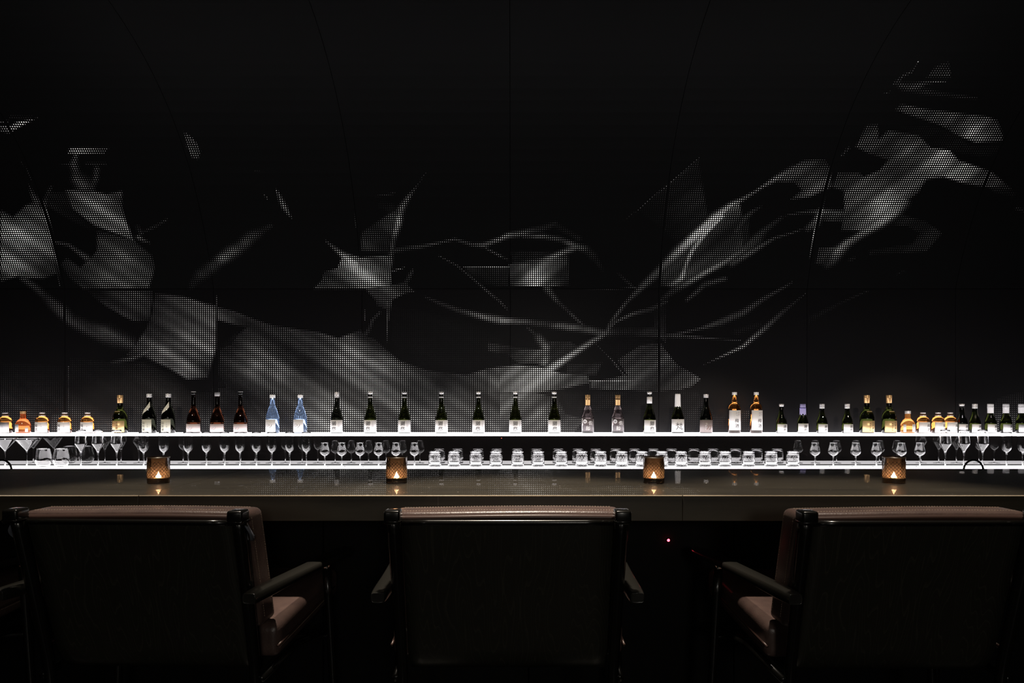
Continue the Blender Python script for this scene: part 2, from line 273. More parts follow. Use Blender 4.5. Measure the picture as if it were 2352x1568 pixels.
# patch: boundary (x,y,i)..., interior (x,y,i)..., feather
PATCHES = [
 ([(0,288,.45),(23,289,.5),(36,280,.45),(88,270,.5),(51,289,.75),(20,307,.5),(0,302,.4)],[(40,287,.8)],3),
 ([(160,338,.45),(252,338,.4),(240,354,.35),(154,353,.5)],[(185,346,.75)],3),
 ([(422,300,.3),(445,318,.35),(456,335,.5),(462,348,.4),(455,367,.3),(440,362,.35),(428,335,.5)],[(445,340,.75),(435,325,.6)],3),
 ([(150,435,.45),(214,437,.65),(245,445,.85),(281,438,.45),(282,478,.4),(293,514,.8),(311,557,.75),(281,542,.7),(245,529,.65),(217,519,.55),(176,488,.55),(166,480,.5),(153,450,.4)],[(225,480,.95),(250,500,.9),(265,525,.95),(268,470,.45),(200,465,.85),(190,445,.7)],5),
 ([(108,440,.3),(150,440,.25),(170,482,.2),(215,520,.1),(222,535,.05),(150,500,.1),(112,475,.25)],[],6),
 ([(0,480,.25),(30,497,.3),(60,470,.35),(84,463,.4),(102,480,.45),(120,540,.5),(128,600,.55),(133,628,.42),(100,640,.3),(60,640,.45),(45,634,.65),(0,648,.3)],[(50,560,.98),(20,600,.95),(85,590,.8),(40,612,1),(20,500,.5),(10,540,.85),(30,540,.95),(70,530,.6),(95,560,.6),(60,600,.9),(100,620,.45)],5),
 ([(222,527,.18),(306,550,.35),(349,585,.3),(357,611,.28),(352,634,.32),(342,662,.6),(191,664,.5),(158,636,.4),(138,606,.2),(153,590,.25),(184,613,.35),(209,590,.45),(222,575,.35)],[(270,620,.62),(240,640,.65),(300,652,.7),(255,560,.4),(280,590,.55),(320,620,.4)],5),
 ([(199,667,.1),(349,667,.35),(352,682,.3),(344,738,.3),(306,738,.5),(281,726,.6),(242,703,.5),(217,685,.15)],[(300,715,.65),(290,690,.45),(330,700,.45)],4),
 ([(355,672,.25),(421,680,.4),(472,695,.42),(497,700,.55),(497,800,.6),(478,868,.35),(430,872,.55),(385,845,.45),(330,820,.3),(290,815,.3),(310,790,.45),(335,755,.38),(348,720,.25)],[(420,790,.95),(440,812,1),(470,770,.6),(400,730,.45),(380,800,.88),(430,845,.85),(485,800,.85),(440,720,.5),(360,760,.5),(350,800,.6)],5),
 ([(497,703,.55),(536,713,.5),(588,733,.45),(588,752,.3),(545,748,.2),(497,735,.5)],[(540,728,.6)],4),
 ([(545,768,.22),(588,733,.4),(629,747,.42),(700,757,.42),(736,763,.45),(777,775,.4),(828,757,.35),(840,770,.3),(862,778,.25),(885,800,.4),(920,828,.5),(983,850,.5),(1070,860,.45),(1120,845,.6),(1120,993,.6),(640,993,.6),(600,962,.42),(560,900,.35),(520,890,.32),(500,860,.28),(505,800,.25),(530,790,.2)],
   [(585,842,.92),(560,820,.55),(640,862,.78),(660,800,.35),(703,839,.28),(790,814,.9),(815,824,1),(853,837,.85),(880,845,.78),(760,860,.62),(700,880,.48),(800,900,.75),(750,940,.85),(840,930,.88),(780,960,.95),(900,940,.75),(960,920,.45),(1010,878,.18),(1000,940,.62),(950,975,.7),(1060,960,.6),(1060,890,.62),(860,800,.3),(1090,930,.55),(620,920,.28),(650,945,.3),(600,800,.5),(930,860,.55),(950,885,.3)],4),
 ([(900,700,.08),(1100,745,.1),(1180,790,.1),(1150,845,.1),(1050,850,.13),(960,840,.13),(900,790,.1)],[],15),
 ([(790,579,.5),(828,590,.45),(899,584,.42),(899,658,.5),(830,664,.6),(718,664,.5),(738,643,.35),(744,623,.35),(774,615,.6),(782,597,.6)],[(815,610,1),(836,625,1),(850,632,.9),(800,640,.62),(880,620,.5),(860,600,.35),(770,650,.5)],3),
 ([(917,475,.35),(866,508,.22),(830,533,.33),(828,577,.35),(892,580,.35),(899,540,.5),(927,493,.5)],[(870,530,.45),(895,520,.5),(880,565,.1),(850,560,.4)],5),
 ([(838,664,.4),(932,648,.3),(955,671,.3),(932,674,.35),(902,689,.4),(894,738,.45),(889,712,.4),(866,702,.4),(861,689,.35)],[(890,665,.5)],3),
 ([(1168,605,.45),(1232,603,.7),(1278,590,.5),(1306,585,.15),(1309,656,.1),(1253,659,.6),(1171,656,.35)],[(1210,622,.9),(1230,645,.95),(1190,640,.42),(1270,620,.5),(1245,655,.85),(1290,630,.18)],3),
 ([(1065,613,.3),(1168,613,.4),(1168,658,.35),(1130,656,.12),(1100,650,.12)],[(1140,635,.22)],3),
 ([(1168,575,.1),(1300,578,.1),(1235,600,.3),(1181,605,.25)],[],4),
 ([(1605,363,.2),(1518,437,.2),(1465,482,.1),(1513,520,.08),(1554,557,.12),(1630,506,.25),(1617,442,.28)],[(1590,450,.3),(1560,440,.25),(1600,400,.2)],6),
 ([(1700,462,.6),(1630,503,.7),(1580,544,.7),(1518,613,.55),(1517,656,.35),(1554,661,.6),(1605,636,.6),(1656,607,.55),(1708,572,.55),(1708,520,.3)],[(1640,560,.28),(1600,590,.42),(1540,640,.42),(1670,540,.25),(1690,560,.4)],5),
 ([(1684,505,.25),(1722,505,.3),(1720,560,.25),(1684,570,.3)],[],5),
 ([(1120,785,.3),(1165,793,.4),(1200,800,.5),(1260,802,.6),(1250,835,.7),(1190,835,.4),(1160,812,.2),(1120,808,.3)],[],4),
 ([(1120,845,.55),(1184,837,.7),(1242,842,.85),(1290,856,.8),(1350,860,.55),(1356,880,.6),(1275,897,.7),(1230,902,.7),(1120,905,.7)],[(1200,868,.92),(1260,870,.9)],4),
 ([(1255,783,.3),(1310,783,.3),(1335,800,.25),(1300,825,.3),(1262,838,.3)],[],4),
 ([(1300,835,.3),(1385,832,.3),(1370,862,.4),(1300,862,.4)],[],5),
 ([(1395,752,.28),(1515,752,.3),(1515,776,.3),(1400,770,.25)],[],5), ([(1505,700,.12),(1530,690,.2),(1530,790,.35),(1500,760,.2)],[],5),
 ([(1416,826,.28),(1472,791,.28),(1518,788,.33),(1554,835,.5),(1600,862,.6),(1611,871,.62),(1590,888,.5),(1560,896,.45),(1503,900,.42),(1355,893,.5),(1355,877,.6),(1439,860,.5)],[(1500,850,.42),(1450,875,.5),(1560,870,.52)],3),
 ([(1385,790,.1),(1475,770,.1),(1530,790,.12),(1420,825,.12)],[],8),
 ([(1120,900,.65),(1230,900,.65),(1280,912,.25),(1300,950,.4),(1345,962,.35),(1320,993,.4),(1120,993,.65)],[(1240,950,.95),(1250,980,.9),(1180,940,.6),(1150,960,.55),(1215,930,.7)],4),
 ([(1290,900,.2),(1600,895,.25),(1640,940,.15),(1640,992,.25),(1560,985,.05),(1500,960,.1),(1400,940,.2),(1350,950,.15),(1300,940,.2)],[(1420,985,.25),(1600,960,.25)],8),
 ([(1600,940,.2),(1650,955,.3),(1720,940,.4),(1738,965,.3),(1720,993,.3),(1600,993,.25)],[(1680,960,.08)],5),
 ([(1806,390,.4),(1846,367,.3),(1895,365,.25),(1910,390,.3),(1910,430,.6),(1864,452,.75),(1812,460,.45),(1841,436,.45),(1823,419,.4),(1778,417,.5)],[(1860,410,.62),(1885,438,.8),(1840,400,.55)],4),
 ([(1964,338,.4),(1990,287,.3),(2016,284,.28),(2019,318,.35),(2039,298,.28),(2076,304,.4),(2110,310,.4),(2139,338,.65),(2182,344,.7),(2202,367,.5),(2277,393,.5),(2328,436,.2),(2277,432,.4),(2211,421,.6),(2168,407,.7),(2128,413,.42),(2110,442,.4),(2076,467,.5),(2033,504,.8),(1996,530,.7),(1932,530,.22),(1938,482,.5),(1938,439,.5),(1910,430,.6),(1924,396,.35),(1973,396,.48),(1984,404,.6),(2019,390,.42),(2039,367,.35),(1996,353,.35)],
   [(2070,330,.75),(2090,350,.85),(2060,400,.32),(2100,385,.45),(2170,385,.8),(2220,405,.7),(2040,440,.78),(2020,465,.9),(1970,450,.62),(1970,412,.65),(2060,420,.45),(1980,500,.45),(2005,330,.5),(2130,370,.7),(2030,340,.55),(2160,346,1),(1950,515,.3)],4),
 ([(2053,252,.3),(2070,238,.35),(2122,249,.48),(2197,258,.52),(2265,266,.48),(2291,275,.32),(2303,307,.28),(2303,324,.3),(2240,328,.5),(2200,312,.4),(2160,288,.42),(2100,268,.4)],[(2230,297,.9),(2242,313,.88),(2190,276,.68),(2130,258,.55),(2270,300,.5)],4),
 ([(2065,292,.1),(2130,285,.13),(2190,300,.16),(2225,330,.16),(2310,335,.1),(2270,362,.1),(2190,350,.14),(2120,330,.12)],[],8),
 ([(2127,178,.3),(2150,150,.22),(2180,140,.18),(2185,177,.3)],[(2155,170,.4)],3),
 ([(2067,492,.28),(2125,506,.2),(2165,535,.28),(2128,578,.28),(1996,586,.2),(1996,575,.2),(2096,558,.22),(2110,535,.28),(2082,520,.22),(2050,517,.2)],[(2140,550,.35)],4),
 ([(1880,568,.3),(1935,565,.5),(1905,612,.4),(1872,606,.28)],[],4),
 ([(1890,482,.5),(1960,485,.5),(1950,512,.28),(1885,508,.2)],[],4),
 ([(0,830,.05),(155,840,.1),(155,993,.2),(0,993,.25)],[(60,945,.35),(20,930,.25),(60,870,.14)],6),
 ([(160,820,.12),(290,835,.14),(330,830,.2),(400,860,.15),(440,900,.12),(490,900,.15),(490,993,.4),(160,993,.4)],[(200,900,.12),(250,940,.1),(135,970,.5),(330,950,.35),(390,930,.4),(350,985,.5),(250,985,.5),(430,940,.16),(470,985,.4)],6),
 ([(500,800,.1),(545,760,.15),(545,890,.25),(500,890,.15)],[],6), ([(500,890,.3),(640,890,.35),(640,993,.4),(500,993,.4)],[(560,900,.35),(540,940,.15),(600,940,.25),(580,985,.5)],6),
 ([(115,950,.3),(165,950,.3),(165,993,.5),(115,993,.4)],[(140,970,.5)],6),
 ([(2290,915,.12),(2352,895,.1),(2352,993,.4),(2285,993,.45),(2270,955,.3)],[(2300,975,.5),(2345,940,.2)],4),
]
def mural(px, py, np):
    I = np.zeros_like(px)
    for s in STROKES:
        best = np.zeros_like(px)
        x0=min(p[0]-2.6*p[2] for p in s); x1=max(p[0]+2.6*p[2] for p in s); y0=min(p[1]-2.6*p[2] for p in s); y1=max(p[1]+2.6*p[2] for p in s)
        k = np.nonzero((px>x0)&(px<x1)&(py>y0)&(py<y1))[0]
        if not len(k): continue
        X, Y = px[k], py[k]; b = np.zeros_like(X)
        for a, c in zip(s[:-1], s[1:]):
            dx, dy = c[0]-a[0], c[1]-a[1]
            t = np.clip(((X-a[0])*dx+(Y-a[1])*dy)/(dx*dx+dy*dy+1e-9), 0, 1)
            d = np.hypot(X-a[0]-t*dx, Y-a[1]-t*dy)
            w = a[2]+t*(c[2]-a[2]); v = (a[3]+t*(c[3]-a[3]))*np.exp(-.8*(d/w)**2.4)
            b = np.maximum(b, v)
        I[k] = np.maximum(I[k], b)
    for pts, inn, f in PATCHES:
        xs=[p[0] for p in pts]; ys=[p[1] for p in pts]
        k = np.nonzero((px>min(xs)-f)&(px<max(xs)+f)&(py>min(ys)-f)&(py<max(ys)+f))[0]
        if not len(k): continue
        X, Y = px[k], py[k]; ins = np.zeros(len(k), bool); dm = np.full(len(k), 1e9)
        n=len(pts)
        for i in range(n):
            ax, ay = pts[i][:2]; bx, by = pts[(i+1)%n][:2]
            dx, dy = bx-ax, by-ay
            t = np.clip(((X-ax)*dx+(Y-ay)*dy)/(dx*dx+dy*dy+1e-9), 0, 1)
            dm = np.minimum(dm, np.hypot(X-ax-t*dx, Y-ay-t*dy))
            if ay != by:
                c = ((ay>Y)!=(by>Y)) & (X < (bx-ax)*(Y-ay)/(by-ay)+ax)
                ins ^= c
        sd = np.where(ins, dm, -dm)
        m = np.clip((sd+f)/(2*f), 0, 1); m = m*m*(3-2*m)
        num = np.zeros_like(X); den = np.zeros_like(X)
        for x, y, i in list(pts)+list(inn):
            w = 1.0/(((X-x)**2+(Y-y)**2)+260.0)**1.15
            num += w*i; den += w
        I[k] = np.maximum(I[k], m*num/den)
    return I
# ------------------------------------------------------------------ the room
def at(px, py, D): return ((px-CXP)*D/F_PX, D, EYE+(HZ-py)*D/F_PX)
def wall_depth(py):
    u = np.clip(663-np.asarray(py, float), 0, None)
    return 4.77/(1+.00019*u+2.5e-7*u*u+4e-10*u*u*u)
PY_TOP = -75.0
D_TOP = float(wall_depth(PY_TOP)); Z_TOP = EYE+(HZ-PY_TOP)*D_TOP/F_PX
XW = 4.1
tag(mesh('floor', box(-XW, XW, -3.2, 5.0, -.1, 0), M['floor'], smooth=False), kind='structure')
tag(mesh('ceiling', box(-XW, XW, -3.2, D_TOP+.1, Z_TOP, Z_TOP+.12), M['ceiling'], smooth=False), kind='structure')
tag(mesh('wall_left', box(-XW-.1, -XW, -3.2, 5.0, 0, Z_TOP+.12), M['black_matte'], smooth=False), kind='structure')
tag(mesh('wall_right', box(XW, XW+.1, -3.2, 5.0, 0, Z_TOP+.12), M['black_matte'], smooth=False), kind='structure')
tag(mesh('wall_front', box(-XW, XW, -3.3, -3.2, 0, Z_TOP+.12), M['black_matte'], smooth=False), kind='structure')

# back wall: a flat row of perforated panels and above it a row that curls over into the ceiling
ys_f = np.linspace(1003, PY_TOP, 4000); D_f = wall_depth(ys_f); z_f = EYE+(HZ-ys_f)*D_f/F_PX
arc_f = np.concatenate([[0], np.cumsum(np.hypot(np.diff(z_f), np.diff(D_f)))])
Z_SHELF = EYE-.19
back = tag(mesh('wall_back', box(-XW, XW, 4.95, 5.05, 0, Z_TOP+.12), M['black_matte'], smooth=False), kind='structure')
PITCH = .01418
a0 = np.interp(-991.0, -ys_f, arc_f); rows = np.arange(a0, arc_f[-1]-.01, PITCH); row_y = np.interp(rows, arc_f, ys_f); row_D = wall_depth(row_y)
cols = (np.arange(-268, 268)+.5)*PITCH
RR, CC = np.meshgrid(np.arange(len(rows)), np.arange(len(cols)), indexing='ij'); RR = RR.ravel(); CC = CC.ravel()
d_px = CXP+cols[CC]*F_PX/row_D[RR]; d_py = row_y[RR]
I_dot = mural(d_px, d_py, np)
st = np.where(d_px < 1150, d_py-.62*d_px, d_py+.75*d_px)           # strokes of the picture run along these diagonals
I_dot *= 1+.16*np.sin(st/34.0+1.7*np.sin(d_px/210.0))+.12*np.sin(st/13.0+1.3*np.sin(d_px/170.0))+.08*np.sin(st/5.3+.8*np.sin(d_py/60.0))
keep = I_dot > .045
RR, CC, I_dot = RR[keep], CC[keep], np.clip(I_dot[keep], 0, 1.05)
SEAM_X = [-.012+1.037*k for k in range(-4, 5)]; SEAM_X[0] = -XW; SEAM_X[-1] = XW
arc_mid = np.interp(-663.0, -ys_f, arc_f)
def wall_pt(x, a, off=0.0):
    y = np.interp(a, arc_f, ys_f); D = np.interp(a, arc_f, D_f); z = np.interp(a, arc_f, z_f)
    e = .004; dz = np.interp(a+e, arc_f, z_f)-np.interp(a-e, arc_f, z_f); dD = np.interp(a+e, arc_f, D_f)-np.interp(a-e, arc_f, D_f)
    n = math.hypot(dz, dD); return (x, D-off*dz/n, z+off*dD/n)
NG = 8
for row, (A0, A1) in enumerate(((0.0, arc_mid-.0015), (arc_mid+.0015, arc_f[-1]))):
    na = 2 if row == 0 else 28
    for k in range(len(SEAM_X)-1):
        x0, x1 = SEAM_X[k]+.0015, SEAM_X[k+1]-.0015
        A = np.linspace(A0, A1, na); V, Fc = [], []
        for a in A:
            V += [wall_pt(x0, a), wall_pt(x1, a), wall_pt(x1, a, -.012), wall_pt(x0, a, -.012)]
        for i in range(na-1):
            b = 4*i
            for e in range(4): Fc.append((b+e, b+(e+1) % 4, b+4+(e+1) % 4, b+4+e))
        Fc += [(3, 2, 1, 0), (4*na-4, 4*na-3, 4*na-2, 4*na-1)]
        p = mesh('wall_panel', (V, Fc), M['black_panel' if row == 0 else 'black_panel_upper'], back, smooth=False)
        sel = np.nonzero((cols[CC] > SEAM_X[k]+.004) & (cols[CC] < SEAM_X[k+1]-.004) & (rows[RR] > A0+.004) & (rows[RR] < A1-.003))[0]
        if not len(sel): continue
        ang = np.arange(NG)*2*math.pi/NG; V, Fc, Lv = [], [], []
        for s_ in sel:
            i = float(I_dot[s_]); a = rows[RR[s_]]; x = cols[CC[s_]]; D = row_D[RR[s_]]
            rad = (.44+.92*i)*4.77/F_PX; L = min(1.4, 1.45*i**1.9)
            c = wall_pt(x, a, .0006); c2 = wall_pt(x, a+.01, .0006)
            ty, tz = (c2[1]-c[1])/.01, (c2[2]-c[2])/.01
            n0 = len(V)
            for t in ang:
                u, v_ = rad*math.cos(t), rad*math.sin(t); V.append((c[0]+u, c[1]+v_*ty, c[2]+v_*tz))
            Fc.append(tuple(range(n0, n0+NG))); Lv += [L]*NG
        o = mesh('lit_perforations', (V, Fc), M['dots'], p, smooth=False)
        at_ = o.data.attributes.new('lamp', 'FLOAT', 'POINT'); at_.data.foreach_set('value', Lv)
        tag(o, kind='stuff', label='pin-prick backlit perforations forming part of the brushed picture')

# ------------------------------------------------------------------ back bar: two lit ledges, smoked mirror riser
Z_LOW = EYE-.396
bb = tag(empty('back_bar', (0, 4.2, 0)), 'long black back bar with two glowing white ledges and a smoked mirror riser', 'back bar')
def wpart(name, vf, mat, parent, smooth=False):
    o = mesh(name, vf, mat, None, smooth); o.parent = parent; o.matrix_parent_inverse = Matrix.Translation(-Vector(parent.location)); return o
XB = 3.7
wpart('cabinet_body', box(-XB, XB, 4.21, 4.93, 0, Z_LOW-.012), M['black_matte'], bb)
wpart('riser_body', box(-XB, XB, 4.54, 4.93, Z_LOW-.012, Z_SHELF-.014), M['black_matte'], bb)
wpart('riser_mirror', box(-XB, XB, 4.53, 4.539, Z_LOW-.006, Z_SHELF-.014), M['mirror'], bb)
wpart('lower_light_ledge', rbox(-XB, XB, 4.20, 4.482, Z_LOW-.012, Z_LOW, .002, 1), M['opal'], bb)
wpart('ledge_back_strip', box(-XB, XB, 4.483, 4.53, Z_LOW-.012, Z_LOW-.001), M['black_matte'], bb)
wpart('upper_light_ledge', rbox(-XB, XB, 4.512, 4.765, Z_SHELF-.014, Z_SHELF, .002, 1), M['opal_top'], bb)

# ------------------------------------------------------------------ bar counter
D_F, D_B, Z_C, T_C = 1.72, 2.449, EYE-.228, .064
bc = tag(empty('bar_counter', (0, 2.05, 0)), 'long dark brown stone bar counter in front of the glowing back bar', 'bar counter')
cuts = [-2.7, -.941, .43, 2.7]
for k in range(3):
    x0, x1 = cuts[k]+.0003, cuts[k+1]-.0003
    wpart('counter_slab', rbox(x0, x1, D_F, D_B, Z_C-T_C, Z_C, .0012, 2), M['counter'], bc)
    wpart('edge_highlight', tube([(x0+.001, D_F+.0009, Z_C-.0009), (x1-.001, D_F+.0009, Z_C-.0009)], .0016, 8), M['counter_edge_highlight'], bc, True)  # thin pale tube drawn as the highlight on the slab's front edge
for k in range(-4, 5):
    wpart('front_panel', rbox(.36+k*.62-.309, .36+k*.62+.309, 2.06, 2.085, .06, Z_C-T_C-.001, .002, 1), M['black_matte'], bc)
wpart('carcass', box(-2.7, 2.7, 2.09, D_B-.02, 0, Z_C-T_C-.002), M['black_matte'], bc)
wpart('work_ledge', box(-2.7, 2.7, D_B-.019, 2.78, .52, .555), M['black_matte'], bc)
wpart('toe_kick', box(-2.7, 2.7, 2.10, 2.14, 0, .06), M['black_matte'], bc)
# ------------------------------------------------------------------ lettering
_tx = {}
def glyphs(txt, slant=0.0, bold=0.0):
    """2-D outline of a string as (verts, faces), scaled to unit em, centred"""
    key = (txt, slant, bold)
    if key in _tx: return _tx[key]
    c = bpy.data.curves.new('lettering', 'FONT'); c.body = txt; c.resolution_u = 3; c.offset = bold; c.fill_mode = 'FRONT'
    o = bpy.data.objects.new('lettering', c); COL.objects.link(o)
    bpy.context.view_layer.update()
    me = bpy.data.meshes.new_from_object(o.evaluated_get(bpy.context.evaluated_depsgraph_get()))
    v = [(q.co.x, q.co.y) for q in me.vertices]; f = [tuple(p.vertices) for p in me.polygons]
    bpy.data.objects.remove(o); bpy.data.curves.remove(c); bpy.data.meshes.remove(me)
    if v:
        xs = [p[0] for p in v]; ys = [p[1] for p in v]; cx = (min(xs)+max(xs))/2; cy = (min(ys)+max(ys))/2
        v = [(x-cx+slant*(y-cy), y-cy) for x, y in v]
    _tx[key] = (v, f); return v, f
PXB = 4.63/F_PX            # metres per pixel at the bottles
def wrap(v2, f, R, u0, h0, size, lift=.45):
    """put a flat outline (em units) on a cylinder of radius R (px) at arc position u0, height h0 (px)"""
    V = []
    for x, y in v2:
        a = (u0+x*size)/R; r = (R+lift)*PXB; V.append((r*math.sin(a), -r*math.cos(a), (h0+y*size)*PXB))
    return V, f
def strip(R, u0, u1, h0, h1, lift=.2, zig=None, n=20, R1=None, skew=0):
    """curved label between arc positions u0..u1 (px) and heights h0..h1 (px), 0.3 mm thick"""
    V, Fc = [], []; R1 = R1 or R
    for i in range(n+1):
        u = u0+(u1-u0)*i/n
        for (h, rr) in ((h0, R), (h1, R1)):
            hh = h+skew*(i/n)
            if zig and h == h0: hh += zig*(i % 2)
            for l in (lift, lift-.12):
                a = u/R; r = (rr+l)*PXB; V.append((r*math.sin(a), -r*math.cos(a), hh*PXB))
    for i in range(n):
        b, c = 4*i, 4*(i+1)
        Fc += [(b, c, c+2, b+2), (b+1, b+3, c+3, c+1), (b, b+1, c+1, c), (b+2, c+2, c+3, b+3)]
    Fc += [(0, 2, 3, 1), (4*n, 4*n+1, 4*n+3, 4*n+2)]
    return V, Fc
def vtext(chars, R, u0, h0, size, step, slant=.12, bold=0, squash=1.0):
    out = []
    for i, ch in enumerate(chars):
        v, f = glyphs(ch, slant, bold)
        if v: out.append(wrap([(x*squash, y) for x, y in v], f, R, u0, h0-i*step, size))
    return join(*out)
def prof(rows, n=44, close=True):
    r = [(.3, 0)] + rows
    return [(a*PXB, h*PXB) for a, h in r]
def shoulder(rows, n): return [(max(r, .2), h) for r, h in spline(rows, n)]

# ------------------------------------------------------------------ bottle kinds (all sizes in pixels at the ledge, 2.95 mm each)
BODY = {
 'sake':  [(13.6,0),(14.2,1),(14.2,31)]+shoulder([(14.2,31),(13.9,36),(12.2,42.5),(8.6,54),(6.2,62),(5.1,70),(4.8,81)],26)+[(5.3,82),(5.3,83.6),(4.7,84),(4.7,90)],
 'brown': [(14.6,0),(15.2,1),(15.2,24)]+shoulder([(15.2,24),(15,30),(13.2,38.5),(9.4,49),(6,58),(4.9,66),(4.6,84)],26)+[(5,85),(5,87),(4.5,87.5),(4.5,92)],
 'gold':  [(15,0),(15.6,1),(15.6,32)]+shoulder([(15.6,32),(15.1,38),(12.8,46),(9,52),(6.2,58),(5.4,64),(5.2,80)],26),
 'sash':  [(14.2,0),(14.8,1),(14.8,33)]+shoulder([(14.8,33),(14.3,40),(12,50),(8.6,60),(6,67),(5.1,74),(4.9,86)],26),
 'blue':  [(14.3,0),(15,1),(15,32)]+shoulder([(15,32),(14.6,36),(12.3,46),(9.4,55),(6.6,62)],16)+[(6.3,63),(6.3,64.2),(5.5,65),(5.4,84)],
 'flask': [(13,0),(13.8,1),(13.8,25)]+shoulder([(13.8,25),(13.1,30),(10.4,35),(6.8,37.6),(5.6,38.6)],14)+[(6.3,39),(6.3,40.5),(5.3,41),(5.2,46)],
 'liqueur':[(14.2,0),(15,1),(15,16)]+shoulder([(15,16),(14.6,21),(11.6,28),(7.4,32),(5.9,34.5),(5.7,46)],20),
 'shochu':[(13,0),(13.8,1),(13.8,33)]+shoulder([(13.8,33),(12.8,38.5),(9.6,49),(6.8,58),(5.4,64),(5.2,84)],22),
 'tall':  [(12.8,0),(13.5,1),(13.5,54)]+shoulder([(13.5,54),(12.8,60),(10.2,65.5),(6.6,69.5),(5.4,73)],14)+[(5.9,73.6),(5.9,75),(5.2,75.6),(5.1,90)],
 'small': [(11.2,0),(11.8,1),(11.8,22)]+shoulder([(11.8,22),(11.4,27),(9.2,35),(6.8,42),(5.1,50),(4.6,60)],20),
}
_bm = {}
def body(kind, mat):
    k = (kind, mat)
    if k not in _bm:
        v, f = lathe([(r*PXB, h*PXB) for r, h in BODY[kind]], 36)
        _bm[k] = (v, f)
    return _bm[k]
def cyl(rows, seg=24): return lathe([(r*PXB, h*PXB) for r, h in rows], seg)
DASSAI = '獺祭'
def make_bottle(kind):
    root = empty('sake_bottle')
    def P(name, vf, mat, par=None, smooth=True): return mesh(name, vf, M[mat], par or root, smooth)
    def dassai_label(R, h0, h1, u=0, size=11, off=-1.5):
        lb = P('label', strip(R, -R*1.5, R*1.5, h0, h1), 'paper')
        mid = (h0+h1)/2; st = (h1-h0)*.46
        P('lettering', vtext(DASSAI, R, off, mid+st*.5, size, st, .08, .004), 'ink', lb, False)
        P('fine_print', join(*[strip(R, R*.55+j*1.6, R*.55+j*1.6+.55, mid-st*.2, h1-2, .4, n=2) for j in range(3)]), 'ink_grey', lb, False)
    if kind in ('dassai_screw', 'dassai_stopper', 'dassai_collar'):
        P('bottle_body', body('sake', 'green'), 'dark' if kind == 'dassai_screw' else 'green')
        dassai_label(14.2, 2, 30, size=11.5)
        if kind == 'dassai_screw':
            P('cap', cyl([(5.3,84.2),(5.5,84.5),(5.5,93.2),(5.1,94)]), 'silver'); P('neck_ring', cyl([(5.6,81.6),(5.7,82),(5.7,83.2),(5.5,83.5)]), 'silver')
        else:
            P('cap', cyl([(4.3,88.6),(5.3,90.5),(5.6,92.5),(5.3,94.5)]), 'silver'); P('stopper', cyl([(5,84.2),(5.1,84.5),(5.1,88),(4.4,88.6)]), 'black_cap')
            P('neck_ring', cyl([(5.5,81.4),(5.7,81.8),(5.7,83),(5.5,83.2)]), 'silver')
        if kind == 'dassai_collar':
            nl = P('neck_label', strip(5.6, -17.5, 17.5, 68, 83, .35), 'paper'); P('seal_mark', vtext('精', 5.6, 0, 75.5, 6, 1, 0, 0), 'ink_grey', nl, False)
    elif kind == 'bon':
        P('bottle_body', body('sake', 'green'), 'green')
        lb = P('label', strip(14.2, -21, 21, 3, 32), 'paper'); P('lettering', vtext('梵', 14.2, 1, 16.5, 18, 1, 0, 0), 'ink', lb, False)
        P('foil_capsule', strip(6.2, -19.4, 19.4, 59, 86, .6, zig=3.2, n=16, R1=5.6), 'white_foil', None, False); P('cap', cyl([(6.0,83),(6.2,84),(6.1,89),(5.2,90)]), 'white_foil')
    elif kind == 'black_taupe':
        P('bottle_body', body('sake', 'dark'), 'dark')
        lb = P('label', strip(14.2, -22, 22, 2, 30), 'film2'); P('lettering', vtext('刀', 14.2, 2.5, 13, 12, 1, .2, 0), 'ink_brown', lb, False)
        P('side_text', vtext('純米吟', 14.2, -4, 17, 3, 4, 0, 0), 'ink_white', lb, False)
        P('cap', cyl([(5.4,83.8),(5.6,84.2),(5.6,88.6),(5.2,89.2)]), 'silver'); P('neck_ring', cyl([(5.3,81.4),(5.5,81.8),(5.5,83),(5.3,83.2)]), 'silver')
    elif kind in ('brown_stopper', 'brown_screw'):
        P('bottle_body', body('brown', 'brown'), 'brown')
        lb = P('label', strip(15.2, -23.5, 23.5, 3, 21), 'paper_pink')
        P('lettering', vtext('の', 15.2, -2, 12, 13, 1, .3, 0), 'ink_grey', lb, False)
        if kind == 'brown_screw': P('cap', cyl([(5.4,85),(5.6,85.4),(5.6,93),(5.2,93.6)]), 'silver')
        else: P('stopper', cyl([(4.8,88),(5.2,90),(5.4,93.4),(5.1,95)]), 'black_cap'); P('cap_disc', cyl([(5.2,93.8),(5.3,94),(5.3,95.2),(5.1,95.4)]), 'silver')
    elif kind in ('gold_left', 'gold_right'):
        P('bottle_body', body('gold', 'green'), 'green')
        lb = P('label', strip(15.6, -20, 20, 2.5, 28.5), 'paper_gold')
        P('lettering', vtext('五原醸心', 15.6, 4, 24, 5.6, 6.2, .05, 0), 'ink_brown' if kind == 'gold_left' else 'ink', lb, False)
        P('side_text', vtext('純米大吟', 15.6, -3.5, 22, 3.6, 5, 0, 0), 'ink_red' if kind == 'gold_left' else 'ink_brown', lb, False)
        P('foil_capsule', cyl([(5.7,69),(5.9,69.2),(6,80),(6.4,81),(6.4,82.4),(5.8,83),(6.2,84),(6.2,86.2),(5.6,87)]), 'gold')
        P('shoulder_label', strip(11.0, -7.5, 7.5, 44.5, 50.5, 1.6, R1=9.0), 'paper_gold')
    elif kind == 'sash':
        P('bottle_body', body('sash', 'dark'), 'dark')
        lb = P('label', strip(14.8, -17, 13, 1.5, 31.5), 'paper_cream')
        P('lettering', vtext('山田錦', 14.8, -5, 24, 7, 8, 0, 0), 'ink', lb, False)
        P('side_text', vtext('ノ吟醸', 14.8, 5, 25, 3.4, 5, 0, 0), 'ink_grey', lb, False)
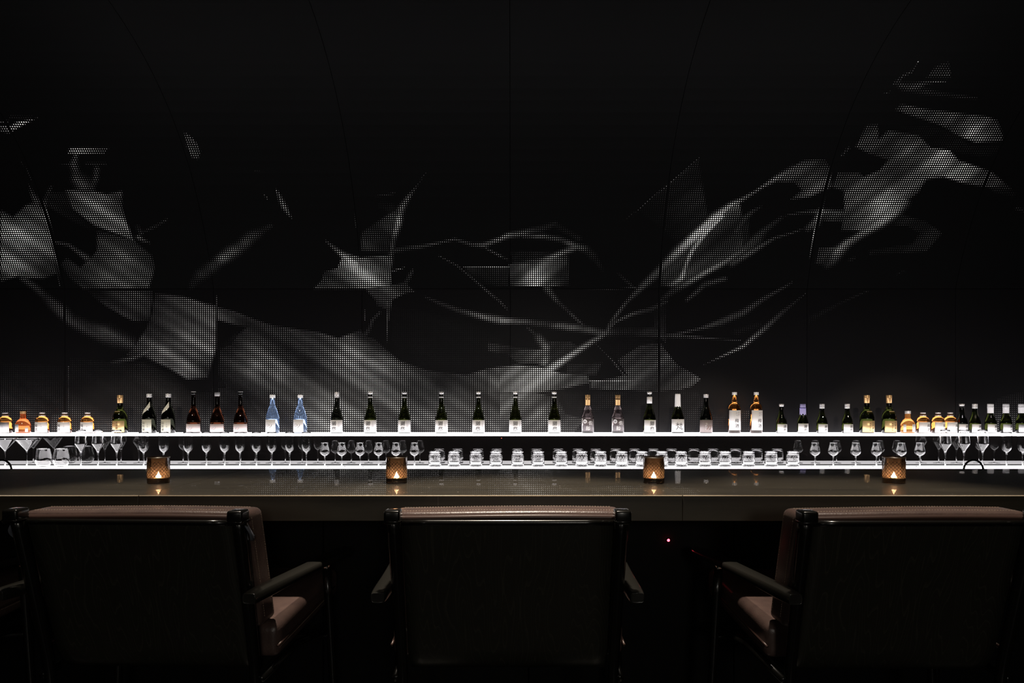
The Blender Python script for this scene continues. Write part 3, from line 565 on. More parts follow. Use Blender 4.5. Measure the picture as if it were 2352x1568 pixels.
        # a paper band that climbs diagonally round the shoulder
        bd = BODY['sash']; hs = [h for r, h in bd]; rs = [r for r, h in bd]
        V, Fc = [], []; n = 22
        for i in range(n+1):
            t = i/n; ang = math.radians(-82+t*125); hc = 40+t*26; hw = 2.5+4.0*min(1, t*1.6)
            for e in (-1, 1):
                h = hc+e*hw; r = float(np.interp(h, hs, rs))+.4; V.append((r*PXB*math.sin(ang), -r*PXB*math.cos(ang), h*PXB))
        for i in range(n): Fc.append((2*i, 2*i+2, 2*i+3, 2*i+1))
        P('shoulder_sash', (V, Fc), 'paper_cream')
        P('cap', cyl([(5.5,82),(5.8,82.4),(5.8,86),(5.5,86.4),(5.8,86.8),(5.8,89.6),(5.4,90.2)]), 'silver')
    elif kind == 'blue':
        P('bottle_body', body('blue', 'blue'), 'blue')
        lb = P('label', strip(15, -21, 9, 2, 31.5), 'paper'); P('lettering', vtext('ロ', 15, -10.5, 18, 9, 1, .35, 0), 'ink', lb, False); P('lettering', vtext('リ', 15, -2.5, 16.5, 10, 1, .35, 0), 'ink', lb, False)
        P('side_text', vtext('し', 15, 2, 8, 5, 1, .2, 0), 'ink_grey', lb, False)
        P('cap', cyl([(6,80.8),(6.2,81.2),(6.2,87.6),(5.8,88.2)]), 'white_cap')
    elif kind in ('flask_left', 'flask_right'):
        P('bottle_body', body('flask', 'amber'), 'amber')
        lb = P('label', strip(13.8, -19, 19, 1.5, 25.5), 'paper'); u = -5.5 if kind == 'flask_left' else 2.5
        P('lettering', vtext('梅酒', 13.8, u, 17.5, 8.5, 9.5, .1, 0), 'ink', lb, False)
        if kind == 'flask_left': P('side_text', vtext('しそ入', 13.8, 6, 20, 3.4, 5, 0, 0), 'ink_grey', lb, False)
        P('cap', cyl([(5.3,44.6),(5.6,45),(5.6,47),(5.2,47.4)]), 'silver'); P('neck_ring', cyl([(6.3,38.8),(6.5,39.2),(6.5,41),(6.2,41.3)]), 'silver')
    elif kind in ('liqueur_orange', 'liqueur_gold'):
        P('bottle_body', body('liqueur', 'orange'), 'orange' if kind == 'liqueur_orange' else 'yellow')
        u = -7 if kind == 'liqueur_orange' else 7
        lb = P('label', strip(15, u-7.2, u+7.2, 3, 20.5), 'paper'); P('lettering', vtext('すもも', 15, u-2, 17, 4.4, 5.2, .1, 0), 'ink', lb, False)
        P('side_label', strip(15, 13 if u < 0 else -19, 19 if u < 0 else -13, 3, 13 if u < 0 else 20), 'paper')
        P('cap', cyl([(5.9,44.4),(6.2,44.8),(6.2,47),(5.8,47.3),(6.2,47.7),(6.2,50.6),(5.8,51)]), 'gold' if kind == 'liqueur_orange' else 'silver')
    elif kind == 'sato':
        P('bottle_body', body('shochu', 'rose'), 'rose')
        lb = P('label', strip(13.8, -13.5, 19, 4.5, 33.5), 'film')
        P('lettering', join(wrap(*glyphs('佐', .05, .004), 13.8, 5.5, 23.5, 10.5), wrap(*glyphs('藤', .05, .004), 13.8, -.5, 12, 11)), 'ink_white', lb, False)
        ring = [(math.cos(t)*r, math.sin(t)*r) for r in (.5, .3) for t in np.linspace(0, 2*math.pi, 25)[:-1]]
        rf = [(k, (k+1) % 24, 24+(k+1) % 24, 24+k) for k in range(24)]
        petals = [([(math.cos(t)*.15+.055*math.cos(s), math.sin(t)*.15+.055*math.sin(s)) for s in np.linspace(0, 2*math.pi, 9)[:-1]], [tuple(range(8))]) for t in np.linspace(0, 2*math.pi, 7)[:-1]]
        P('crest', join(wrap(ring, rf, 13.8, -8, 27, 9), *[wrap(v, f, 13.8, -8, 27, 9) for v, f in petals]), 'ink_white', lb, False)
        P('side_text', vtext('さつま黒麹', 13.8, 13, 30, 2.6, 3, 0, 0), 'ink_white', lb, False)
        P('side_label', strip(13.8, -20, -15, 6, 34), 'paper')
        P('foil_capsule', cyl([(5.6,64),(5.8,64.3),(5.8,75.4),(6.1,75.8),(6.1,78),(5.8,78.3),(5.8,81),(6,81.4),(6,83),(5.7,83.4),(5.9,84),(5.9,87.4),(5.4,88)]), 'gold')
    elif kind == 'umeshu_tall':
        P('bottle_body', body('tall', 'amber'), 'amber')
        lb = P('label', strip(13.5, -18, 18, 7, 52.5), 'paper'); P('lettering', vtext('梅酒', 13.5, 1.5, 29, 10, 12, .1, 0), 'ink', lb, False)
        P('side_text', join(vtext('百年', 13.5, 6, 47, 4, 5, .2, 0), vtext('熟成', 13.5, 1, 46, 4, 5, .2, 0)), 'ink_grey', lb, False)
        P('cap', cyl([(5.3,87.6),(5.5,88),(5.5,90),(5.2,90.4),(5.5,90.8),(5.5,93.4),(5.1,94)]), 'silver')
    elif kind in ('half_stopper', 'half_screw', 'half_black', 'half_capsule', 'half_wrapped'):
        P('bottle_body', body('small', 'green'), 'dark' if kind == 'half_black' else 'green')
        lb = P('label', strip(11.8, -17.5, 17.5, 1.5, 20.5 if kind != 'half_wrapped' else 22), 'paper')
        P('lettering', vtext(DASSAI, 11.8, 0, 15.5, 8, 8.6, .1, 0), 'ink', lb, False)
        if kind == 'half_stopper': P('cap', cyl([(4.4,60.8),(5,62.4),(5.3,65),(5,67)]), 'silver')
        elif kind == 'half_black': P('cap', cyl([(4.8,62),(5.2,63.4),(5.5,65.6),(5.2,67)]), 'silver'); P('stopper', cyl([(4.7,58.5),(4.8,58.8),(4.8,61.6),(4.6,62)]), 'black_cap')
        elif kind == 'half_screw': P('cap', cyl([(5.1,56.6),(5.4,57),(5.4,61.6),(5.2,62),(5.4,62.4),(5.4,66.4),(5,67)]), 'silver')
        elif kind == 'half_capsule':
            P('foil_capsule', cyl([(6.1,45.8),(6.2,46),(6.1,56.6),(6.4,57),(6.4,61.6),(6.2,62),(6.4,62.4),(6.3,66.6),(5.8,67.2)]), 'white_foil')
        else:
            P('paper_wrap', strip(6.4, -19.6, 19.6, 40.5, 58, .7, zig=4.5, n=12, R1=5.9), 'lavender', None, False); P('wrap_top', cyl([(5.9,57),(6.1,57.5),(5.9,66.4),(5.4,67)]), 'lavender')
            P('cord', tube([(6.9*PXB*math.sin(a), -6.9*PXB*math.cos(a), 57.2*PXB) for a in np.linspace(0, 2*math.pi, 25)], .5*PXB, 6), 'cord')
    return root
_proto = {}
def place_bottle(kind, px, label, rot=0, D=4.63, group=None):
    if kind not in _proto: _proto[kind] = o = make_bottle(kind)
    else: o = copy_tree(_proto[kind])
    o.location = ((px-CXP)*D/F_PX, D, Z_SHELF+.0003); o.rotation_euler = (0, 0, math.radians(rot))
    tag(o, label, 'bottle', group or 'bottles on the upper lit ledge'); return o
B = [
 ('flask_left', 12, 'amber flask bottle with white label nearest the left picture edge', -12),
 ('liqueur_orange', 53, 'orange liqueur bottle with gold cap, second bottle from the left picture edge', 0),
 ('flask_left', 97, 'amber flask bottle with white label right beside the orange liqueur bottle', 0),
 ('flask_left', 148.6, 'amber flask bottle, middle of three alike right of the orange liqueur', 0),
 ('flask_left', 201, 'amber flask bottle just left of the lone gold-labelled bottle', 0),
 ('gold_left', 276, 'dark green bottle with gold label and gold capsule between amber flasks and sash bottles', -12),
 ('sash', 343, 'dark bottle with cream label and diagonal shoulder sash, left of its pair', -6),
 ('sash', 386.6, 'dark bottle with cream label and diagonal shoulder sash, right of its pair', -6),
 ('brown_stopper', 444.6, 'slim brown bottle with black stopper and blush label, leftmost of three', 0),
 ('brown_screw', 499, 'slim brown bottle with silver cap and low blush label, middle of three', -3),
 ('brown_stopper', 552.7, 'slim brown bottle with black stopper and blush label, rightmost of three', -3),
 ('blue', 626, 'pale blue bottle with white cap and white label, left of its pair', 9),
 ('blue', 689.6, 'pale blue bottle with white cap and white label, right of its pair', 9),
 ('dassai_screw', 773.6, 'tall dark sake bottle with tall silver screw cap beside the blue bottles', -8),
 ('dassai_stopper', 850.7, 'tall green sake bottle with silver stopper, first of six alike from the left', -6),
 ('dassai_stopper', 929, 'tall green sake bottle with silver stopper, second of six alike from the left', -3),
 ('dassai_stopper', 1014, 'tall green sake bottle with silver stopper, third of six alike from the left', 2),
 ('dassai_stopper', 1099, 'tall green sake bottle with silver stopper, fourth of six alike from the left', 3),
 ('dassai_stopper', 1183.6, 'tall green sake bottle with silver stopper, fifth of six alike from the left', 6),
 ('dassai_stopper', 1273, 'tall green sake bottle with silver stopper, last of six alike beside violet-labelled bottles', 8),
 ('sato', 1350, 'shochu bottle with gold capsule and white characters on grey label, left of its pair', 0),
 ('sato', 1419, 'shochu bottle with gold capsule and white characters on grey label, right of its pair', 0),
 ('dassai_collar', 1491.8, 'tall green sake bottle with white paper collar round its neck', 20),
 ('bon', 1556.6, 'green bottle with white zigzag foil neck and one large black character', 0),
 ('black_taupe', 1621.6, 'near black bottle with silver cap and see-through taupe label', 0),
 ('umeshu_tall', 1687, 'tall amber plum wine bottle with long white label, left of its pair', 0),
 ('umeshu_tall', 1737, 'tall amber plum wine bottle with long white label, right of its pair', 10),
 ('half_stopper', 1795, 'small green sake bottle with silver dome stopper right of tall plum wines', 18),
 ('half_wrapped', 1844, 'small sake bottle with lavender paper wrap tied round its neck', 8),
 ('half_screw', 1888, 'small green sake bottle with silver screw cap beside the lavender-wrapped bottle', 22),
 ('half_screw', 1946, 'small green sake bottle with silver screw cap left of two gold-labelled bottles', 22),
 ('gold_right', 1991, 'dark green bottle with gold label and gold capsule, left of right-hand pair', 12),
 ('gold_right', 2042, 'dark green bottle with gold label and gold capsule, right of right-hand pair', 12),
 ('liqueur_gold', 2085, 'golden cloudy liqueur bottle with silver cap right of gold-labelled pair', 8),
 ('flask_right', 2120, 'amber plum wine flask, first of three right of the golden liqueur', 12),
 ('flask_right', 2154.5, 'amber plum wine flask, middle of three right of the golden liqueur', 22),
 ('flask_right', 2182.5, 'amber plum wine flask touching the small black-stoppered sake bottle', 22),
 ('half_black', 2209, 'small near black sake bottle with dark stopper beside the amber flasks', 24),
 ('half_screw', 2239, 'small green sake bottle with silver screw cap left of white-capsuled bottles', 24),
 ('half_capsule', 2275, 'small sake bottle with white neck capsule, first of three on far right', 24),
 ('half_capsule', 2310.6, 'small sake bottle with white neck capsule, second of three on far right', 24),
 ('half_capsule', 2346, 'small sake bottle with white neck capsule cut by the right picture edge', 24),
]
for b in B: place_bottle(b[0], b[1], b[2], b[3], *(b[4:5]))

# ------------------------------------------------------------------ glasses on the lower ledge (pixels at 4.40 m, 2.81 mm each)
PXG = 4.40/F_PX
def vessel(outer, th=.42, seg=40, mod=None, stem_h=None):
    """outer profile from the floor of the foot up to the rim; inner wall follows from height stem_h"""
    out = [(r, h) for r, h in outer]
    inner = [(max(r-th, .12), h+(0 if i else 0)) for i, (r, h) in enumerate(out) if stem_h is None or h >= stem_h]
    inner = [(r, h) for r, h in reversed(inner)]
    inner[-1] = (inner[-1][0], inner[-1][1]+th)
    rim = [(out[-1][0]-th*.5, out[-1][1]+.12)]
    P_ = [(r*PXG, h*PXG) for r, h in out+rim+inner+[(.06, inner[-1][1]-.1)]]
    no = len(out)
    return lathe([(.06*PXG, P_[0][1])]+P_, seg, mod=(lambda i, a, h: mod(i-1, a, h/PXG) if i-1 < no else 0) if mod else None, cap=True)
def foot(r): return [(r, .0), (r, .35), (r*.55, .9), (1.9, 1.9), (1.25, 4)]
G = {}
G['martini'] = (vessel(foot(13)+[(1.1, 12), (1.1, 32), (1.8, 36.2)]+[(2.2+22.8*t, 37.2+27*t) for t in np.linspace(0, 1, 10)], stem_h=36), 'bowl_glass')
G['stemless'] = (vessel([(8.5, 0), (9.5, .5)]+spline([(10.5,1.2),(14.6,6),(17,14),(16.6,22),(15,32),(13.2,42)], 16), th=.5, stem_h=1.2), 'tumbler')
G['prosecco'] = (vessel(foot(12)+[(1.1, 12), (1.2, 24), (1.6, 31)]+spline([(2.2,33),(4.6,39),(9.5,46),(12.6,51.5),(12.9,53),(12.2,58),(10.6,70),(9.6,84)], 20), stem_h=32), 'sparkling')
G['flute'] = (vessel(foot(12)+[(1.1, 12), (1.3, 26), (1.9, 31.5)]+spline([(2.6,32.6),(5.6,35),(8.8,39.5),(10.1,46),(10.3,56),(10.2,68),(10,79)], 18), th=.55, seg=64, stem_h=32,
   mod=lambda i, a, h: .022*math.cos(16*a) if 40 < h < 72 else 0), 'flute')
G['tulip'] = (vessel(foot(11)+[(1.05, 9), (1.1, 18), (1.6, 23.4)]+spline([(2.2,24.4),(6,26),(10.4,30.5),(11.6,35),(10.8,40),(8.8,47.5),(7.8,55)], 18), stem_h=24), 'tulip')
def tumbler(kind):
    rows, cols_ = 36, 90; V, Fc = [], []; H = 34.2; R = 14.3
    for i in range(rows+1):
        h = H*i/rows
        for k in range(cols_):
            a = 2*math.pi*k/cols_; d = 0; t = h/H
            if kind == 'block' and .06 < t < .78:
                u = (a*18/(2*math.pi)+(.5 if int(t/.144) % 2 else 0)) % 1; v = (t/.144) % 1
                d = .34*min(1, 5*min(u, 1-u))*min(1, 5*min(v, 1-v))-.2
            if kind == 'diamond' and .06 < t < .78:
                u = (a*14/(2*math.pi)+t*3.4) % 1; v = (a*14/(2*math.pi)-t*3.4) % 1
                d = .5*min(u, 1-u, v, 1-v)*2-.25
            rr = R+d-(.5 if i == 0 else 0)
            V.append((rr*PXG*math.sin(a), -rr*PXG*math.cos(a), h*PXG))
    for i in range(rows):
        for k in range(cols_):
            k2 = (k+1) % cols_; Fc.append((i*cols_+k, i*cols_+k2, (i+1)*cols_+k2, (i+1)*cols_+k))
    n = len(V); prof_i = [(13.0, H), (12.9, 26), (12.8, 12), (12.2, 7), (10.5, 5.4), (.1, 5.2)]
    for r, h in prof_i:
        for k in range(cols_): a = 2*math.pi*k/cols_; V.append((r*PXG*math.sin(a), -r*PXG*math.cos(a), h*PXG))
    for k in range(cols_):
        k2 = (k+1) % cols_; Fc.append((rows*cols_+k, rows*cols_+k2, n+k2, n+k))
        for j in range(len(prof_i)-1): Fc.append((n+j*cols_+k, n+j*cols_+k2, n+(j+1)*cols_+k2, n+(j+1)*cols_+k))
    Fc.append(tuple(reversed(range(cols_)))); Fc.append(tuple(range(len(V)-cols_, len(V))))
    return V, Fc
G['rocks_block'] = (tumbler('block'), 'rocks'); G['rocks_diamond'] = (tumbler('diamond'), 'rocks')
NAMES = dict(martini='martini_glass', stemless='stemless_wine_glass', prosecco='sparkling_wine_glass', flute='champagne_flute', tulip='tulip_tasting_glass', rocks_block='cut_glass_tumbler', rocks_diamond='cut_glass_tumbler')
_gp = {}
def place_glass(kind, px, label, group, D=4.40):
    if kind not in _gp: o = _gp[kind] = mesh(NAMES[kind], G[kind][0], M['glass'])
    else: o = _gp[kind].copy(); COL.objects.link(o)
    o.location = ((px-CXP)*D/F_PX, D, Z_LOW+.0004); o.rotation_euler = (0, 0, random.uniform(0, .4))
    tag(o, label, 'glass', group); return o
random.seed(4)
ORD = ['first', 'second', 'third', 'fourth', 'fifth', 'sixth', 'seventh', 'eighth', 'ninth', 'tenth', 'eleventh', 'twelfth', 'thirteenth', 'fourteenth', 'fifteenth', 'sixteenth', 'seventeenth', 'eighteenth']
place_glass('martini', 11.6, 'martini glass nearest the left picture edge on the lower ledge', 'martini glasses')
place_glass('martini', 61.6, 'martini glass standing left of the two stemless wine glasses', 'martini glasses')
place_glass('stemless', 100, 'stemless wine glass beside the martini glass, left of its pair', 'stemless wine glasses')
place_glass('stemless', 141, 'stemless wine glass beside tall sparkling wine glasses, right of its pair', 'stemless wine glasses')
for i, x in enumerate((185.7, 225, 268)): place_glass('prosecco', x, f'tall angular sparkling wine glass, {ORD[i]} from left in the left-hand trio', 'sparkling wine glasses on the left')
for i, x in enumerate((330, 376, 432, 474, 516, 551, 589, 624.5, 665.5, 703.6)): place_glass('flute', x, f'ribbed champagne flute, {ORD[i]} from left in the left-hand row of ten', 'champagne flutes on the left')
for i, x in enumerate((746, 785, 827, 869.6, 909.5, 952)): place_glass('tulip', x, f'small tulip tasting glass, {ORD[i]} from left, left of the cut tumblers', 'tulip glasses left of the tumblers')
RK = (999, 1043, 1093, 1139, 1189, 1236, 1289, 1336, 1379.5, 1428, 1474, 1520, 1564.5, 1618.6, 1665, 1719, 1771, 1821)
for i, x in enumerate(RK):
    d = 1330 < x < 1570
    place_glass('rocks_diamond' if d else 'rocks_block', x, f'{"diamond" if d else "block"} cut glass tumbler, {ORD[i]} from left in the row of eighteen', 'cut glass tumblers')
for i, x in enumerate((1872, 1914, 1965.4, 2013, 2070, 2112.7)): place_glass('tulip', x, f'small tulip tasting glass, {ORD[i]} from left, right of the cut tumblers', 'tulip glasses right of the tumblers')
for i, x in enumerate((2171, 2214, 2257)): place_glass('prosecco', x, f'tall angular sparkling wine glass, {ORD[i]} from left in the right-hand trio', 'sparkling wine glasses on the right')
place_glass('flute', 2312, 'ribbed champagne flute just right of the right-hand sparkling wine glasses', 'champagne flutes on the right')
place_glass('flute', 2349, 'ribbed champagne flute cut by the right picture edge', 'champagne flutes on the right')
# ------------------------------------------------------------------ candle holders on the counter
def smoky_mat():
    m = bpy.data.materials.new('smoky brown glass'); m.use_nodes = True; nt = m.node_tree; N = nt.nodes; N.clear()
    tr = N.new('ShaderNodeBsdfTransparent'); tr.inputs[0].default_value = (.33, .28, .25, 1)
    tl = N.new('ShaderNodeBsdfTranslucent'); tl.inputs[0].default_value = (.55, .38, .26, 1)
    gl = N.new('ShaderNodeBsdfGlossy'); gl.inputs[0].default_value = (1, 1, 1, 1); gl.inputs['Roughness'].default_value = .08
    fr = N.new('ShaderNodeFresnel'); fr.inputs[0].default_value = 1.5
    m1 = N.new('ShaderNodeMixShader'); m1.inputs[0].default_value = .15; nt.links.new(tr.outputs[0], m1.inputs[1]); nt.links.new(tl.outputs[0], m1.inputs[2])
    m2 = N.new('ShaderNodeMixShader'); nt.links.new(fr.outputs[0], m2.inputs[0]); nt.links.new(m1.outputs[0], m2.inputs[1]); nt.links.new(gl.outputs[0], m2.inputs[2])
    o = N.new('ShaderNodeOutputMaterial'); nt.links.new(m2.outputs[0], o.inputs[0]); return m
M['smoky'] = smoky_mat()
M['bronze'] = pmat('dark bronze lattice', (.035, .022, .014), .3, metal=.6)
M['wax'] = pmat('candle wax', (.8, .62, .42), .5); M['wax'].node_tree.nodes['Principled BSDF'].inputs['Subsurface Weight'].default_value = .3
M['tin'] = pmat('aluminium candle cup', (.6, .55, .5), .35, metal=1); M['wick'] = pmat('wick', (.01, .01, .01), .9)
def make_candle():
    root = empty('candle_holder'); R, H, t = .0305, .0755, .0022
    mesh('glass_cup', lathe([(.001, 0), (R-.002, 0), (R-.001, .0001), (R, .0012), (R, .0022), (R, H*.5), (R, H-.0015), (R, H-.0004), (R-t*.5, H+.0008), (R-t, H-.0004), (R-t, H-.0015), (R-t, H*.5), (R-t, .0095), (R-t-.0012, .0080), (R-t-.003, .0076), (.001, .0075)], 64), M['smoky'], root)
    mesh('glow_blocker', lathe([(R-t-.0008, .0082), (R-t-.0006, .0086), (R-t-.0006, .0160), (R-t-.0022, .0163), (R-t-.0030, .0100)], 40), M['bronze'], root, False)  # opaque tray added to block the flame's glow from the lower glass
    tb = []
    for s in (-1, 1):
        for k in range(20):
            a0 = 2*math.pi*k/20
            tb.append(tube([((R+.0002)*math.sin(a0+s*u*1.45), -(R+.0002)*math.cos(a0+s*u*1.45), .0165+u*.047) for u in np.linspace(0, 1, 9)], .00045, 5))
    mesh('lattice', join(*tb), M['bronze'], root)
    mesh('rim_band', lathe([(R+.0003, H-.0014), (R+.0004, H-.0012), (R+.0004, H+.0002), (R-.0002, H+.0009)], 48, cap=False), M['tin'], root)
    mesh('candle_cup', lathe([(.0212, .0102), (.0215, .0104), (.0215, .0148), (.0211, .0149), (.0208, .0115)], 32, cap=False), M['bronze'], root)
    cd = mesh('candle', lathe([(.0005, .0103), (.0206, .0103), (.0206, .0140), (.0195, .0145), (.0005, .0142)], 32), M['wax'], root)
    mesh('wick', tube([(0, 0, .0140), (.0004, 0, .0166)], .0006, 6), M['wick'], cd)
    mesh('flame', lathe([(.0006, .0155), (.0070, .0160), (.0080, .0178), (.0050, .0225), (.0024, .0280), (.0003, .0330)], 16), M['flame'], root)
    return root
candle = make_candle()
CANDLES = [(364, 'candle holder standing furthest left on the counter, below the ribbed flutes'), (911, 'lit candle holder in front of the left-hand tulip glasses'),
           (1501.6, 'lit candle holder in front of the cut glass tumblers'), (2053, 'lit candle holder furthest right on the counter, before the tulip glasses')]
for i, (px, lab) in enumerate(CANDLES):
    o = candle if i == 0 else copy_tree(candle)
    D = 2.0; o.location = ((px-CXP)*D/F_PX, D, Z_C+.0003); o.rotation_euler = (0, 0, i*.7)
    tag(o, lab, 'candle holder', 'candle holders on the counter')

# ------------------------------------------------------------------ arched taps behind the counter, red indicator lamps
M['tap'] = pmat('black chrome', (.04, .04, .04), .18, metal=1)
def tap(px, label):
    D = 2.62; x = (px-CXP)*D/F_PX; r = tag(empty('gooseneck_tap', (x, D, .56)), label, 'tap', 'arched taps behind the counter')
    zt = EYE-(1056-HZ)*D/F_PX-.56-.037
    pts = [(-.037, 0, .012), (-.037, 0, zt*.5), (-.037, 0, zt)]+[(-.037*math.cos(a), 0, zt+.037*math.sin(a)) for a in np.linspace(0.15, math.pi-.15, 14)]+[(.037, 0, zt), (.037, 0, zt-.03)]
    mesh('spout', tube(pts, .0036, 10), M['tap'], r)
    mesh('tap_base', lathe([(.014, 0), (.014, .010), (.008, .013)], 20), M['tap'], r, loc=(-.037, 0, 0))
    mesh('nozzle', lathe([(.0058, 0), (.0066, .001), (.0066, .012), (.0055, .013)], 16), M['chrome'], r, loc=(.037, 0, zt-.036))
tap(2236, 'black arched tap peeping over the counter below white-capsuled bottles')
tap(4, 'black arched tap peeping over the counter at the left picture edge')
def led(loc, mat, r, label):
    e = tag(empty('indicator_lamp', loc), label, 'indicator lamp')
    mesh('bezel', lathe([(r*1.5, 0), (r*1.5, .003), (r*1.1, .004), (r*1.05, .001)], 20), M['black_matte'], e, rot=(math.pi/2, 0, 0))
    mesh('lens', lathe([(r, .0005), (r*.95, .003), (r*.6, .0045), (.0001, .005)], 16), mat, e, rot=(math.pi/2, 0, 0))
led((*at(1535, 1240, 2.0595)[:2], at(1535, 1240, 2.0595)[2]), M['red_led'], .0042, 'glowing red indicator lamp on the dark counter front between chairs')
led((*at(1152, 1006, 4.5295)[:2], at(1152, 1006, 4.5295)[2]), M['red_led_small'], .0024, 'tiny red indicator lamp on the mirror just under the upper ledge')
d = bpy.data.lights.new('indicator_glow', 'POINT'); l = bpy.data.objects.new('indicator_glow', d); COL.objects.link(l); d.energy = .004; d.color = (1, .05, .08); d.shadow_soft_size = .003
l.location = Vector(at(1535, 1240, 2.0595))+Vector((0, -.012, 0))

# ------------------------------------------------------------------ chairs
def cushion(hx, y0, y1, z0, z1, r, bulge=.0, n=14):
    """soft rounded slab, slightly domed"""
    bm = bmesh.new(); bmesh.ops.create_cube(bm, size=1)
    for q in bm.verts: q.co = (q.co.x*2*hx, (y0+y1)/2+q.co.y*(y1-y0), (z0+z1)/2+q.co.z*(z1-z0))
    bmesh.ops.bevel(bm, geom=bm.edges[:]+bm.verts[:], offset=r, segments=4, profile=.55, affect='EDGES')
    bmesh.ops.subdivide_edges(bm, edges=[e for e in bm.edges if e.calc_length() > .06], cuts=11, use_grid_fill=True)
    bm.verts.ensure_lookup_table(); bm.verts.index_update()
    out = ([tuple(q.co) for q in bm.verts], [tuple(q.index for q in f.verts) for f in bm.faces]); bm.free(); return out
def stitch_line(pts, step=.006, ln=.0036, r=.00055):
    P_ = np.array([tuple(p) for p in pts]); cum = np.concatenate([[0], np.cumsum(np.linalg.norm(np.diff(P_, axis=0), axis=1))])
    pos = lambda s: tuple(float(np.interp(s, cum, P_[:, k])) for k in range(3))
    return join(*[tube([pos(s), pos(s+ln)], r, 4) for s in np.arange(0, cum[-1]-ln, step)])
def post_y(z): return float(np.interp(z, [0, .2, .42, .62, .79], [.075, .105, .095, .045, 0]))
def make_chair(strap=False):
    c = empty('leather_armchair')
    for s in (-1, 1):
        zs = np.linspace(0, .775, 22)
        mesh('rear_post', tube([(s*(.226+.009*z/.79), post_y(z), z) for z in zs], [.0095+.006*(z/.775)**1.4 for z in zs], 12), M['wood_gloss'], c)
        cp = mesh('post_cap', rbox(s*.235-.0165, s*.235+.0165, -.018, .020, .757, .786, .005, 3), M['wood_gloss'], c)
        mesh('cap_band', rbox(s*.235-.0170, s*.235+.0170, -.0186, .0206, .760, .766, .002, 1), M['wood_gloss'], cp)
    # plywood back shell: flat sheet that rolls forward under the seat
    ctrl = [(.012, .758), (.030, .70), (.060, .60), (.088, .50), (.106, .45), (.135, .414), (.19, .398), (.33, .415), (.52, .432)]
    path = spline(ctrl, 46); V, Fc = [], []; nx = 14
    for i, (y, z) in enumerate(path):
        p0 = path[max(i-1, 0)]; p1 = path[min(i+1, len(path)-1)]; ty, tz = p1[0]-p0[0], p1[1]-p0[1]; L = math.hypot(ty, tz); nyy, nz = tz/L, -ty/L
        hw = .2195
        for side in (0, 1):
            for k in range(nx+1):
                u = -1+2*k/nx; V.append((u*hw, y-nyy*(.010 if side else 0), z-nz*(.010 if side else 0)))
    W = 2*(nx+1)
    for i in range(len(path)-1):
        for k in range(nx):
            a = i*W+k; Fc.append((a, a+1, a+1+W, a+W)); b = a+nx+1; Fc.append((b, b+W, b+1+W, b+1))
        a = i*W; Fc.append((a, a+W, a+W+nx+1, a+nx+1)); a = i*W+nx; Fc.append((a, a+nx+1, a+W+nx+1, a+W))
    for e in (0, (len(path)-1)*W):
        for k in range(nx): Fc.append((e+k, e+k+1, e+nx+2+k, e+nx+1+k))
    mesh('back_shell', (V, Fc), M['wood'], c)
    mesh('top_rail', tube([(x, .012-.0, .757) for x in np.linspace(-.2185, .2185, 9)], .0062, 12), M['wood_gloss'], c)
    # padded back
    pad_tilt = math.radians(-14.0)
    def tilt(p): # lean the pad back with the posts, about (y .05, z .775)
        return (p[0], p[1]-.022+.016+float(np.interp(p[2], [.46, .50, .60, .70, .758, .79], [.101, .088, .060, .030, .012, .004])), p[2])
    v, f = cushion(.243, .022, .108, .512, .778, .017)
    v = [tilt(p) for p in v]
    v = [(x, y-.004*(1-(x/.243)**2), z+.002*math.sin(x*9+1)*max(0, (z-.6)/.178)) for x, y, z in v]
    pad = mesh('back_pad', (v, f), M['leather'], c)
    def rail(y, z, inset=.0): return [tilt((x, y, z)) for x in np.linspace(-.243+.018, .243-.018, 30)]
    def side_pts(s, y): return [tilt((s*.2437, y, z)) for z in np.linspace(.762, .53, 22)]
    mesh('stitching', join(stitch_line([(p[0], p[1], p[2]+.002*math.sin(p[0]*9+1)+.0002) for p in rail(.0405, .7781)]), stitch_line([(p[0], p[1], p[2]+.002*math.sin(p[0]*9+1)+.0002) for p in rail(.0895, .7781)]),
        *[stitch_line(side_pts(s, y)) for s in (-1, 1) for y in (.042, .09)]), M['thread'], pad, False)['kind'] = 'stuff'
    mesh('piping', tube([tilt((x, .0195-.004*(1-(x/.243)**2), .7655+.002*math.sin(x*9+1))) for x in np.linspace(-.232, .232, 40)], .0062, 8), M['leather_dark'], pad)
    # seat
    v, f = cushion(.262, .15, .60, .436, .516, .022)
    v = [(x, y, z+(y-.35)*.05) for x, y, z in v]
    seat = mesh('seat_cushion', (v, f), M['leather'], c)
    for s in (-1, 1): mesh('seat_welt', tube([(s*.2625, y, .4700+(y-.35)*.05) for y in np.linspace(.14, .56, 12)], .003, 6), M['leather_dark'], seat)
    mesh('stitching', join(*[stitch_line([(s*.2632, y, .4630+(y-.35)*.05) for y in np.linspace(.15, .55, 12)]) for s in (-1, 1)]), M['thread'], seat, False)['kind'] = 'stuff'
    # arms and front legs
    for s in (-1, 1):
        ctrl = [(.264, -.014, .0115, .0085), (.264, -.008, .0145, .0115), (.266, .05, .0165, .0130), (.272, .18, .0180, .0115), (.281, .34, .0210, .010), (.289, .46, .0275, .009), (.296, .54, .0260, .008), (.300, .585, .0120, .006)]
        pth = spline(ctrl, 34); V, Fc = [], []; sec = 12
        for cx, cy, hw, ht in pth:
            for k in range(sec):
                a = 2*math.pi*k/sec; ca, sa = math.cos(a), math.sin(a); pw = .40
                V.append((s*(cx+hw*math.copysign(abs(ca)**pw, ca)), cy, .608-.020*cy/.5+ht*math.copysign(abs(sa)**pw, sa)))
        for i in range(len(pth)-1):
            for k in range(sec): k2 = (k+1) % sec; Fc.append((i*sec+k, i*sec+k2, (i+1)*sec+k2, (i+1)*sec+k))
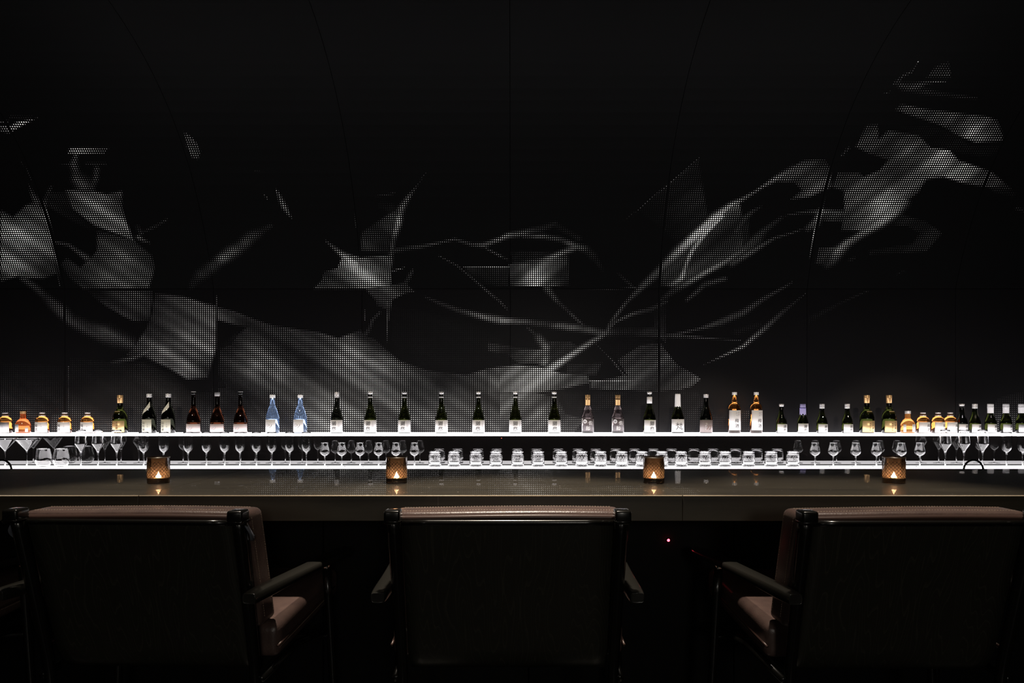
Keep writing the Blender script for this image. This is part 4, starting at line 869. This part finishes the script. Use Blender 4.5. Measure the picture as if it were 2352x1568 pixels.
        Fc += [tuple(reversed(range(sec))), tuple(range((len(pth)-1)*sec, len(pth)*sec))]
        mesh('armrest', (V, Fc), M['wood_satin'], c)
        lg = mesh('front_leg', tube([(s*(.282+.026*(1-z/.57)), .43+.02*(1-z/.57), z) for z in np.linspace(0, .572, 8)], [.0085, .0092, .0100, .0108, .0115, .012, .012, .0118], 12), M['wood_gloss'], c)
        mesh('leg_ferrule', lathe([(.0122, .566), (.0126, .568), (.0126, .581), (.008, .587)], 16), M['chrome'], lg, loc=(s*.282, .43, 0))
        mesh('side_rail', tube([(s*.245, .09, .405), (s*.25, .30, .41), (s*.282, .440, .40)], .009, 8), M['wood_gloss'], c)
    mesh('front_stretcher', tube([(-.288, .437, .38), (.288, .437, .38)], .008, 8), M['wood_gloss'], c)
    if strap:
        for s in (-1, 1):
            pts = [(s*.236, .022, .77), (s*.248, .012, .752), (s*.256, .016, .735), (s*.252, .03, .72), (s*.246, .05, .728)]
            V, Fc = [], []; pp = spline(pts, 16)
            for p in pp: V += [(p[0], p[1]-.009, p[2]), (p[0], p[1]+.009, p[2]-.004)]
            for i in range(15): Fc.append((2*i, 2*i+1, 2*i+3, 2*i+2))
            o = mesh('tie_strap', (V, Fc), M['strap'], c); o.modifiers.new('s', 'SOLIDIFY').thickness = .0015
    return c
D_CH = 1.40
ch = make_chair(); ch.location = (-.009, D_CH, 0)
tag(ch, 'black wooden armchair with brown leather pad, middle one seen square from behind', 'armchair', 'armchairs at the bar')
chl = make_chair(True); chl.location = (-.795, D_CH+.005, 0); chl.rotation_euler = (0, 0, math.radians(-2.5))
tag(chl, 'black armchair with brown leather pad and grey tie straps, left of the middle chair', 'armchair', 'armchairs at the bar')
chr_ = copy_tree(ch); chr_.location = (.835, D_CH-.01, 0); chr_.rotation_euler = (0, 0, math.radians(.5))
tag(chr_, 'black armchair with brown leather pad on the right, cut by the picture edge', 'armchair', 'armchairs at the bar')
chf = copy_tree(ch); chf.location = (-1.60, D_CH+.01, 0)
tag(chf, 'armchair at far left, only its right armrest and brown seat in view', 'armchair', 'armchairs at the bar')
